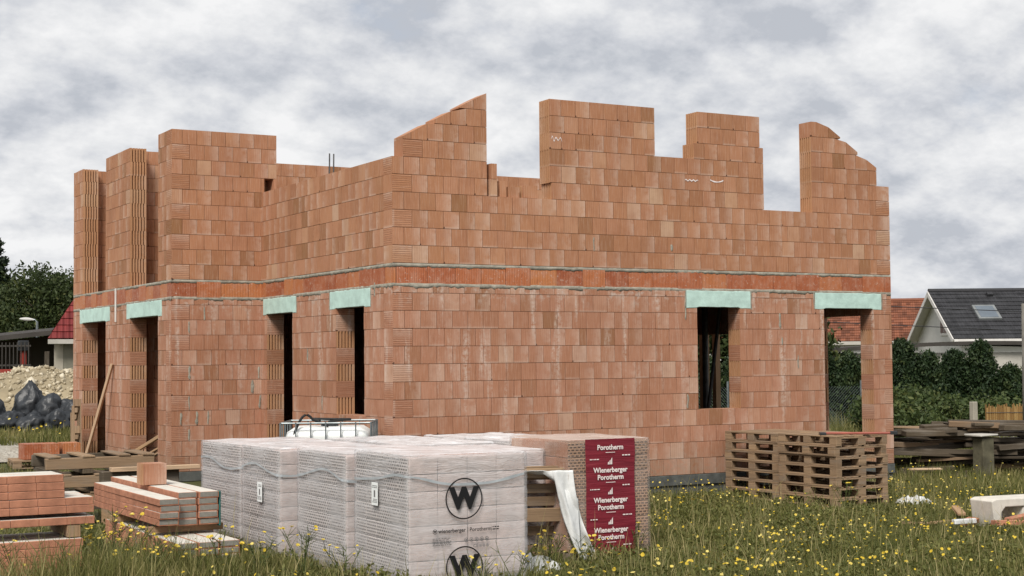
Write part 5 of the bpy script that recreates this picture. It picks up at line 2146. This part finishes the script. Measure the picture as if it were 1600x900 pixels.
# ---- limestone spoil heap
def heap():
    C0 = Vector((-0.4, 23.6, 0))
    ex, ey = Vector((0.86, -0.5, 0)), Vector((0.5, 0.86, 0))
    mb = MB()
    nx, ny = 50, 22

    def hz(s, t_):
        e = max(0, 1 - (abs(t_) / 2.6) ** 2) ** 0.8 * sst(-6.5, -4.5, s) * (1 - sst(8, 12, s))
        b = terrain(C0.x + ex.x * s + ey.x * t_, C0.y + ex.y * s + ey.y * t_)
        return b - 0.05 + e * (1.18 + 0.25 * mnoise.noise((s * 0.6, t_ * 0.6, 0)) + 0.10 * mnoise.noise((s * 2.2, t_ * 2.2, 3)))
    for j in range(ny + 1):
        for i in range(nx + 1):
            s, t_ = -6.5 + 18.5 * i / nx, -3 + 6 * j / ny
            q = C0 + ex * s + ey * t_
            mb.v.append((q.x, q.y, hz(s, t_)))
    for j in range(ny):
        for i in range(nx):
            k = j * (nx + 1) + i
            mb.face([k, k + 1, k + nx + 2, k + nx + 1])
    t = thing('rubble_heap', (0, 0, 0), 'long pale heap of limestone rubble behind the black bags', 'rubble heap')
    mb.build('earth', M['soil'], t, smooth=True)
    n = 3600
    V, F, A = [], [], []
    base = np.array([(1, 0, 0), (-1, 0, 0), (0, 1, 0), (0, -1, 0), (0, 0, 1), (0, 0, -1)], float)
    fs = np.array([(0, 2, 4), (2, 1, 4), (1, 3, 4), (3, 0, 4), (2, 0, 5), (1, 2, 5), (3, 1, 5), (0, 3, 5)])
    for k in range(n):
        s, t_ = NR.uniform(-5.5, 6.5), NR.uniform(-2.7, 0.8)
        q = C0 + ex * s + ey * t_
        sz = 0.025 + 0.085 * NR.random() ** 3
        M3 = NR.normal(0, 1, (3, 3))
        Q, _ = np.linalg.qr(M3)
        P_ = (base * NR.uniform(0.6, 1.3, (6, 3)) * np.array([1.2, 0.9, 0.7])) @ Q * sz + np.array([q.x, q.y, hz(s, t_) + sz * 0.2])
        V.append(P_)
        F.append(fs + 6 * k)
        A.append(np.tile([np.clip(NR.normal(0.5, 0.22), 0, 1), 0, 0], (8, 1)))
    tri_mesh('stones', np.concatenate(V), np.concatenate(F), np.concatenate(A), M['rubble'], t, kind='stuff')
    for k in range(9):
        s, t_ = NR.uniform(-3.5, 3), NR.uniform(-2.4, -1.2)
        q = C0 + ex * s + ey * t_
        P_ = base * NR.uniform(0.7, 1.2, (6, 3)) * 0.2
        tri_mesh('large_stone', P_ + np.array([q.x, q.y, hz(s, t_) + 0.06]), fs, np.tile([0.9, 0, 0], (8, 1)), M['rubble'], t)


heap()


# ---- heap of black bags
def sack(x, y, z, rx, ry, rz_, seed, mat, label, peak=0.0):
    mb = MB()
    nu, nv = 48, 26
    for j in range(nv + 1):
        ph = -math.pi / 2 + math.pi * j / nv
        for i in range(nu):
            a = 2 * math.pi * i / nu
            d = Vector((math.cos(a) * math.cos(ph), math.sin(a) * math.cos(ph), math.sin(ph)))
            k = 1 + 0.30 * mnoise.noise(d * 1.4 + Vector((seed, 0, 0))) + 0.30 * (0.25 - abs(mnoise.noise(Vector((d.x * 3.4, d.y * 3.4, d.z * 1.6 + seed))))) + 0.15 * (0.2 - abs(mnoise.noise(Vector((d.x * 9 + seed, d.y * 9, d.z * 4)))))
            top = peak * max(0, d.z) ** 5
            zq = max(-0.55, d.z * k)
            mb.v.append((d.x * k * rx * (1 - 0.5 * top), d.y * k * ry * (1 - 0.5 * top), (zq + 0.55 + top) * rz_))
    for j in range(nv):
        for i in range(nu):
            i2 = (i + 1) % nu
            mb.face([j * nu + i, j * nu + i2, (j + 1) * nu + i2, (j + 1) * nu + i])
    o = mb.build('black_bag' if mat == 'bag' else 'blue_bag', M[mat], smooth=True)
    o.location = (x, y, z)
    o.rotation_euler = (0, 0, seed)
    return tag(o, label, 'bag', 'bags heaped before the rubble')


zb_ = 0.42
for k, (s_, t_, z, a, b, h, pk, mt, lab) in enumerate((
        (-0.95, 0.2, 0.0, 0.42, 0.38, 0.40, 0.35, 'bag', 'black bag at the left end of the heap above the blue one'),
        (-0.85, -0.35, 0.0, 0.40, 0.30, 0.22, 0.0, 'bluebag', 'blue bag low at the left of the black bags'),
        (-0.35, -0.3, 0.0, 0.42, 0.35, 0.30, 0.0, 'bag', 'black bag in front, left of the middle of the heap'),
        (-0.10, 0.25, 0.30, 0.38, 0.36, 0.40, 0.45, 'bag', 'pointed black bag topping the heap'),
        (0.15, -0.3, 0.0, 0.44, 0.35, 0.28, 0.0, 'bag', 'black bag lowest in the middle of the heap front'),
        (0.35, 0.15, 0.15, 0.44, 0.38, 0.42, 0.1, 'bag', 'crumpled black bag right of the pointed one'),
        (0.72, -0.25, 0.0, 0.40, 0.36, 0.34, 0.0, 'bag', 'black bag in front at the right of the heap'),
        (0.95, 0.2, 0.05, 0.46, 0.36, 0.44, 0.0, 'bag', 'black bag at the right end next to the house pier'),
        (1.35, -0.1, 0.0, 0.45, 0.36, 0.30, 0.0, 'bag', 'black bag partly hidden by the house pier'),
        (-1.6, 0.0, 0.0, 0.45, 0.36, 0.34, 0.0, 'bag', 'black bag at the far left picture edge'))):
    q = Vector((-1.45, 16.45, 0)) + HR * s_ + HD * t_
    sack(q.x, q.y, terrain(q.x, q.y) + z - 0.03, a, b, h, 1.7 * k + 0.4, mt, lab, pk)

# ================================================================== RIGHT BOUNDARY
t = thing('concrete_fence_post', (18.05, 6.72, terrain(18, 6.7) - 0.1), 'thin concrete fence post left of the reed fence', 'post')
mb = MB()
mb.box((-0.07, -0.07, 0), (0.07, 0.07, 1.16), 0.012)
mb.build('post', M['dirtyplaster2'], t)
t = thing('reed_fence', (18.3, 6.58, terrain(18.3, 6.5)), 'brown reed fence between the concrete post and the utility pole', 'fence')
n = 170
mb = MB()
for i in range(n):
    s_ = i * 0.021 + rnd.uniform(-0.006, 0.006)
    q = Vector((0, 0, 0)) + HR * s_
    r_ = rnd.uniform(0.007, 0.013)
    hh = rnd.uniform(0.88, 1.02)
    mb.box((q.x - r_, q.y - r_, 0.36), (q.x + r_, q.y + r_, hh), 0.0, a=(rnd.random(), 0, 0))
mb.build('reeds', M['reed'], t, kind='stuff')
mb = MB()
mb.box((0.0, -0.10, 0.0), (3.7, 0.06, 0.36), 0.012, mat=Matrix.Rotation(-0.51, 4, 'Z'))
mb.build('base_wall', M['concrete'], t)
for z in (0.5, 0.8):
    mb = MB()
    mb.tube([Vector((0, 0, z)) - HD * 0.02, HR * 3.6 + Vector((0, 0, z)) - HD * 0.02], 0.006, 5)
    mb.build('tie_wire', M['steel'], t)
t = thing('utility_pole', (14.51, 1.81, terrain(14, 1.8)), 'grey concrete utility pole cut by the right picture edge', 'pole')
mb = MB()
mb.tube([(0, 0, 0), (0, 0, 3.15)], [0.16, 0.12], 16)
mb.build('shaft', M['greywood'], t, smooth=True)
mb = MB()
mb.tube([(0, 0, 3.15), (0, 0, 3.2)], 0.10, 12)
mb.build('cap', M['steel'], t)
for k, (za, zb2) in enumerate(((2.65, 2.95), (2.28, 2.45))):
    mb = MB()
    pts = []
    pA = Vector((14.42, 1.86, za))
    pB = Vector((2.5, 27.0, zb2 + 2.3))
    for i in range(21):
        f = i / 20
        q = pA.lerp(pB, f)
        q.z -= 0.9 * f * (1 - f)
        pts.append(q)
    mb.tube(pts, 0.009, 5)
    tag(mb.build('overhead_wire', M['black']), ('upper' if k == 0 else 'lower') + ' overhead wire running from the utility pole past the houses', 'wire', 'overhead wires')

# wire mesh fence seen through the door opening
t = thing('wire_mesh_fence', (18.6, 12.6, GZ), 'wire mesh fence seen through the door opening', 'fence')
mb = MB()
for i in range(-40, 12):
    for sg in (1, -1):
        x0 = i * 0.075
        a, b = HR * x0, HR * (x0 + sg * 1.2)
        mb.tube([a, b + UPV * 1.35], 0.0035, 3, cap=False)
mb.build('mesh', M['galv'], t, kind='stuff')
for k in range(3):
    mb = MB()
    q = HR * (-2.6 + 1.8 * k) + HD * 0.05
    mb.tube([q, q + UPV * 1.5], 0.03, 8)
    mb.build('post', M['galv'], t)


# ================================================================== GRASS AND FLOWERS
def inside_house(x, y):
    return ((x > -0.05) & (x < HL + 0.02) & (y > -0.05) & (y < 9.1)) | ((x > -HW - 0.05) & (x < 0.3) & (y > HC - 0.05) & (y < HG))


def tz(x, y):
    return np.array([terrain(a, b) for a, b in zip(x, y)])


PADS = [(-2.95, -6.6, -1.65, -0.95), (-1.7, -5.15, -0.5, -1.4), (-0.5, -5.45, 0.62, -1.6), (5.1, -3.25, 6.65, -1.4), (5.2, -1.5, 6.8, -0.1), (-4.45, -4.25, -3.3, -1.2), (-7.4, -5.3, -5.5, -4.5)]


def blades(n, box, hmin, hmax, width, lean=0.5, shade=(0.47, 0.27), keep=None):
    x = NR.uniform(box[0], box[2], n)
    y = NR.uniform(box[1], box[3], n)
    ok = ~inside_house(x, y)
    for p in PADS:
        ok &= ~((x > p[0]) & (x < p[2]) & (y > p[1]) & (y < p[3]))
    if keep is not None:
        ok &= keep(x, y)
    x, y = x[ok], y[ok]
    pat = np.array([mnoise.noise((a * 0.8, b * 0.8, 2.0)) for a, b in zip(x, y)])
    n = len(x)
    z = tz(x, y) - 0.02
    h = NR.uniform(hmin, hmax, n) * (1 + 0.5 * pat) * np.where(NR.random(n) < 0.06, 1.5, 1.0)
    a = NR.uniform(0, 2 * math.pi, n)
    w = width * NR.uniform(0.6, 1.3, n)
    l = lean * h * NR.uniform(0.1, 1.0, n)
    la = a + math.pi / 2 + NR.normal(0, 0.5, n)
    ca, sa, cl, sl_ = np.cos(a), np.sin(a), np.cos(la), np.sin(la)
    V = np.empty((n, 5, 3))
    for k, (f, wd) in enumerate(((0, 1), (0, 1), (0.55, 0.8), (0.55, 0.8), (1, 0))):
        sg = (-1, 1, -1, 1, 0)[k]
        V[:, k, 0] = x + sg * ca * w * wd * 0.5 + cl * l * f * f
        V[:, k, 1] = y + sg * sa * w * wd * 0.5 + sl_ * l * f * f
        V[:, k, 2] = z + h * f * (1 - 0.12 * f)
    F = (np.arange(n) * 5)[:, None, None] + np.array([(0, 1, 3), (0, 3, 2), (2, 3, 4)])[None]
    sh = np.clip(NR.normal(shade[0], shade[1], n) - 0.6 * pat, 0, 1)
    A = np.zeros((n, 3, 3))
    A[:, :, 0] = sh[:, None]
    return V.reshape(-1, 3), F.reshape(-1, 3), A.reshape(-1, 3)


def merge(parts):
    V, F, A, o = [], [], [], 0
    for v, f, a in parts:
        V.append(v)
        F.append(f + o)
        A.append(a)
        o += len(v)
    return np.concatenate(V), np.concatenate(F), np.concatenate(A)


gr = [blades(76000, (-1.8, -9.6, 8.0, -0.02), 0.09, 0.24, 0.009),
      blades(26000, (-7.5, -8.0, -1.6, -0.5), 0.10, 0.26, 0.009),
      blades(26000, (8.0, -6.0, 15.0, 5.0), 0.14, 0.32, 0.012),
      blades(16000, (-9.0, -0.5, -1.5, 9.2), 0.05, 0.16, 0.010),
      blades(16000, (-6.0, 13.2, 1.5, 17.5), 0.10, 0.30, 0.018),
      blades(14000, (15.0, 2.0, 22.0, 15.0), 0.25, 0.7, 0.018, shade=(0.45, 0.25)),
      blades(9000, (9.3, 5.0, 16.0, 14.0), 0.2, 0.5, 0.015, shade=(0.55, 0.25)),
      blades(2600, (-1.2, -9.0, 8.0, -0.5), 0.30, 0.55, 0.006, 0.7, (0.95, 0.1)),
      blades(5200, (-7.4, -6.6, -5.2, -5.32), 0.30, 0.62, 0.010, 0.5, (0.75, 0.22)),
      blades(2600, (-5.3, -5.6, -4.45, -3.9), 0.22, 0.5, 0.010, 0.5, (0.5, 0.25)),
      blades(2200, (-4.5, -5.2, -3.4, -4.2), 0.16, 0.34, 0.010, 0.5, (0.5, 0.25)),
      blades(900, (-6.0, -7.5, -1.6, -1.0), 0.30, 0.60, 0.006, 0.7, (0.95, 0.1))]
nl = 34000
lx, ly = NR.uniform(-6.5, 8.5, nl), NR.uniform(-9.0, -0.1, nl)
ok = ~inside_house(lx, ly)
for p in PADS:
    ok &= ~((lx > p[0]) & (lx < p[2]) & (ly > p[1]) & (ly < p[3]))
dn = np.array([mnoise.noise((a * 1.1, b * 1.1, 5.0)) for a, b in zip(lx, ly)])
ok &= dn > -0.25
lx, ly, dn = lx[ok], ly[ok], dn[ok]
cc = np.stack([lx, ly, tz(lx, ly) + NR.uniform(0.02, 0.2, len(lx)) * (0.6 + dn)], 1)
lv, lf_, la_ = leaf_cloud(cc, 0.026, 0.03, 5, np.clip(0.22 + 0.25 * dn + NR.normal(0, 0.1, len(lx)), 0, 1), 0.2)
lf_ = np.concatenate([lf_[:, [0, 1, 2]], lf_[:, [0, 2, 3]]])
gr.append((lv, lf_, np.concatenate([la_, la_])))
V, F, A = merge(gr)
o = tri_mesh('grass', V, F, A, M['grass'], kind='stuff')
tag(o, 'tall olive meadow grass with dry stalks over the whole site', 'grass')


def flowers(n, box, hmin, hmax, rmin, rmax, clump):
    x = NR.uniform(box[0], box[2], n)
    y = NR.uniform(box[1], box[3], n)
    ok = ~inside_house(x, y)
    for p in PADS:
        ok &= ~((x > p[0]) & (x < p[2]) & (y > p[1]) & (y < p[3]))
    pat = np.array([mnoise.noise((a * 0.55, b * 0.55, 7.0)) for a, b in zip(x, y)])
    ok &= NR.random(n) < np.clip(0.42 + clump * pat, 0.06, 1)
    x, y = x[ok], y[ok]
    n = len(x)
    z = tz(x, y)
    h = NR.uniform(hmin, hmax, n)
    r = NR.uniform(rmin, rmax, n)
    c = np.stack([x, y, z + h], 1)
    nn = NR.normal(0, 0.45, (n, 3)) + np.array([-0.2, -0.3, 1.0])
    nn /= np.linalg.norm(nn, axis=1)[:, None]
    e1 = np.cross(nn, [1.0, 0.2, 0])
    e1 /= np.linalg.norm(e1, axis=1)[:, None]
    e2 = np.cross(nn, e1)
    K = 7
    V = np.empty((n, K + 1, 3))
    V[:, 0] = c - nn * r[:, None] * 0.25
    for k in range(K):
        a = 2 * math.pi * k / K
        V[:, k + 1] = c + (e1 * math.cos(a) + e2 * math.sin(a)) * (r * NR.uniform(0.8, 1.1, n))[:, None] + nn * r[:, None] * 0.15
    F = (np.arange(n) * (K + 1))[:, None, None] + np.array([(0, k + 1, (k + 1) % K + 1) for k in range(K)])[None]
    A = np.zeros((n, K, 3))
    A[:, :, 0] = NR.uniform(0.1, 0.95, n)[:, None]
    heads = (V.reshape(-1, 3), F.reshape(-1, 3), A.reshape(-1, 3))
    S = np.empty((n, 3, 3))
    S[:, 0] = np.stack([x - 0.003, y, z], 1)
    S[:, 1] = np.stack([x + 0.003, y, z], 1)
    S[:, 2] = c - nn * r[:, None] * 0.2
    SF = (np.arange(n) * 3)[:, None] + np.array([0, 1, 2])[None]
    SA = np.tile([0.5, 0, 0], (n, 1))
    return heads, (S.reshape(-1, 3), SF, SA)


fl = [flowers(3000, (-0.6, -9.2, 8.0, -0.4), 0.14, 0.34, 0.009, 0.019, 2.6), flowers(420, (8.0, -5.5, 14.0, 2.0), 0.15, 0.4, 0.010, 0.018, 1.0),
      flowers(260, (-6.2, -7.2, -3.0, -1.0), 0.15, 0.4, 0.012, 0.020, 0.8), flowers(260, (-4.5, 13.6, 0.5, 17.0), 0.15, 0.4, 0.02, 0.035, 0.5),
      flowers(260, (-2.2, -8.0, 0.5, -5.5), 0.1, 0.25, 0.014, 0.026, 0.6)]
V, F, A = merge([q[0] for q in fl])
o = tri_mesh('wildflowers', V, F, A, M['petal'], kind='stuff')
tag(o, 'small yellow wildflower heads scattered through the meadow', 'flowers')
V, F, A = merge([q[1] for q in fl])
o = tri_mesh('flower_stalks', V, F, A, M['weed'], kind='stuff')
tag(o, 'thin green stalks of the yellow wildflowers', 'flower stalks')


def weed(x, y, h, seed, label, nst=7, spread=0.28, nfl=12, dry=0.0):
    rg = random.Random(seed)
    t = thing('flowering_weed', (x, y, terrain(x, y) - 0.02), label, 'weed', 'tall weeds in front')
    st, lf, fl_ = MB(), MB(), MB()
    ends = []
    for k in range(nst):
        a = rg.uniform(0, 6.28)
        L = h * rg.uniform(0.7, 1.05)
        d = spread * rg.uniform(0.2, 1.0)
        p = [(0, 0, 0), (d * 0.3 * math.cos(a), d * 0.3 * math.sin(a), L * 0.45), (d * math.cos(a), d * math.sin(a), L)]
        st.tube(p, [0.006, 0.0045, 0.0022], 5, a=(0.35 + 0.4 * dry, 0, 0))
        ends.append(p[2])
        for q in range(3):
            f = rg.uniform(0.45, 0.9)
            b = Vector(p[1]).lerp(Vector(p[2]), f)
            a2 = rg.uniform(0, 6.28)
            e = b + Vector((0.09 * math.cos(a2), 0.09 * math.sin(a2), rg.uniform(0.04, 0.12)))
            st.tube([b, e], [0.003, 0.0018], 4, a=(0.4 + 0.4 * dry, 0, 0))
            ends.append(tuple(e))
        for q in range(9):
            f = rg.uniform(0.05, 0.95)
            b = Vector(p[0]).lerp(Vector(p[1]), f * 2) if f < 0.5 else Vector(p[1]).lerp(Vector(p[2]), f * 2 - 1)
            a2 = rg.uniform(0, 6.28)
            L2 = rg.uniform(0.05, 0.11) * (1.2 - 0.6 * f)
            dd = Vector((math.cos(a2), math.sin(a2), rg.uniform(-0.2, 0.5)))
            sdv = Vector((-math.sin(a2), math.cos(a2), 0)) * L2 * 0.16
            o_ = len(lf.v)
            lf.v += [tuple(b), tuple(b + dd * L2 * 0.5 + sdv), tuple(b + dd * L2), tuple(b + dd * L2 * 0.5 - sdv)]
            lf.face([o_, o_ + 1, o_ + 2, o_ + 3], None, (rg.uniform(0.1, 0.9) * (1 - dry) + dry * 0.95, 0, 0))
    for q in range(min(nfl, len(ends))):
        e = Vector(rg.choice(ends))
        r_ = rg.uniform(0.014, 0.026)
        o_ = len(fl_.v)
        fl_.v.append(tuple(e - Vector((0, 0, 0.006))))
        tilt = Vector((rg.uniform(-.5, .3), rg.uniform(-.7, .1), 1)).normalized()
        e1 = tilt.cross(Vector((1, 0.1, 0))).normalized()
        e2 = tilt.cross(e1)
        for k in range(9):
            a = 6.283 * k / 9
            fl_.v.append(tuple(e + (e1 * math.cos(a) + e2 * math.sin(a)) * r_ * rg.uniform(0.8, 1.1) + tilt * 0.006))
        for k in range(9):
            fl_.face([o_, o_ + 1 + k, o_ + 1 + (k + 1) % 9], None, (rg.uniform(0.2, 0.9), 0, 0))
    st.build('stem', M['weed'], t, kind='stuff')
    lf.build('leaves', M['weed'], t, kind='stuff')
    if fl_.f:
        fl_.build('flower_heads', M['petal'], t, kind='stuff')


WEEDS = [(-5.15, -5.0, 0.62, 12, 0.3, 14, 0.15, 'bushy green weed at the right end of the left edge stack'),
         (-4.55, -4.45, 0.5, 10, 0.28, 12, 0.05, 'green flowering weed before the left corner of the low bundle'),
         (-5.35, -5.65, 0.62, 10, 0.32, 5, 0.75, 'dry brown weed before the right end of the left edge stack'),
         (-5.75, -5.75, 0.66, 11, 0.34, 4, 0.85, 'tall dry weed before the middle of the left edge stack'),
         (-6.15, -5.55, 0.7, 11, 0.36, 3, 0.9, 'dense dry weed before the left edge stack, leftmost'),
         (-4.95, -5.35, 0.5, 9, 0.3, 12, 0.1, 'green flowering weed between the left edge stack and the low bundle'),
         (-3.42, -5.28, 0.55, 8, 0.30, 12, 0.1, 'tall yellow flowering weed in front of the second white pallet'),
         (-3.22, -5.85, 0.45, 6, 0.22, 8, 0.2, 'yellow flowering weed at the foot of the nearest white pallet'),
         (-3.75, -5.0, 0.42, 6, 0.22, 9, 0.0, 'low flowering weed left of the tall one by the white pallets'),
         (-4.92, -3.9, 0.75, 12, 0.34, 24, 0.0, 'dense yellow flowering bushy weed before the strapped lintel stack'),
         (-5.1, -4.3, 0.55, 8, 0.3, 16, 0.0, 'yellow weed left of the bushy one by the lintels'),
         (-5.55, -4.35, 0.6, 7, 0.3, 4, 0.8, 'dry grey brown weed at the left edge before the lintel stack'),
         (-5.95, -3.6, 0.7, 8, 0.35, 4, 0.9, 'tall dry weed at the far left picture edge'),
         (-4.5, -4.9, 0.4, 7, 0.3, 10, 0.1, 'flowering weed in front of the low lintel bundle'),
         (-4.1, -4.75, 0.5, 6, 0.22, 5, 0.4, 'slender weed at the end of the low lintel bundle'),
         (-2.3, -6.95, 0.34, 5, 0.2, 6, 0.2, 'small flowering weed before the lower printed emblem'),
         (-2.0, -7.0, 0.42, 5, 0.22, 7, 0.3, 'thin weed at the right corner of the nearest white pallet'),
         (-1.05, -6.0, 0.4, 6, 0.2, 7, 0.1, 'weed growing before the upright pallet'),
         (-0.7, -6.15, 0.35, 5, 0.2, 5, 0.1, 'weed at the foot of the hanging film sheet'),
         (0.2, -5.75, 0.45, 5, 0.2, 3, 0.5, 'weed in front of the red printed band'),
         (1.6, -0.5, 0.75, 8, 0.3, 22, 0.0, 'tall yellow flowering weed against the foundation right of the red pallet'),
         (2.2, -0.6, 0.6, 7, 0.3, 16, 0.0, 'yellow flowering weed along the foundation, second from the red pallet'),
         (3.2, -0.7, 0.6, 7, 0.3, 12, 0.0, 'yellow flowering weed along the foundation, nearest the pallet stacks'),
         (5.2, -3.35, 0.5, 8, 0.3, 6, 0.4, 'dry tuft at the foot of the front pallet stack')]
for k, (x, y, h, ns, sp, nf, dr, lab) in enumerate(WEEDS):
    weed(x, y, h, 500 + k, lab, ns, sp, nf, dr)
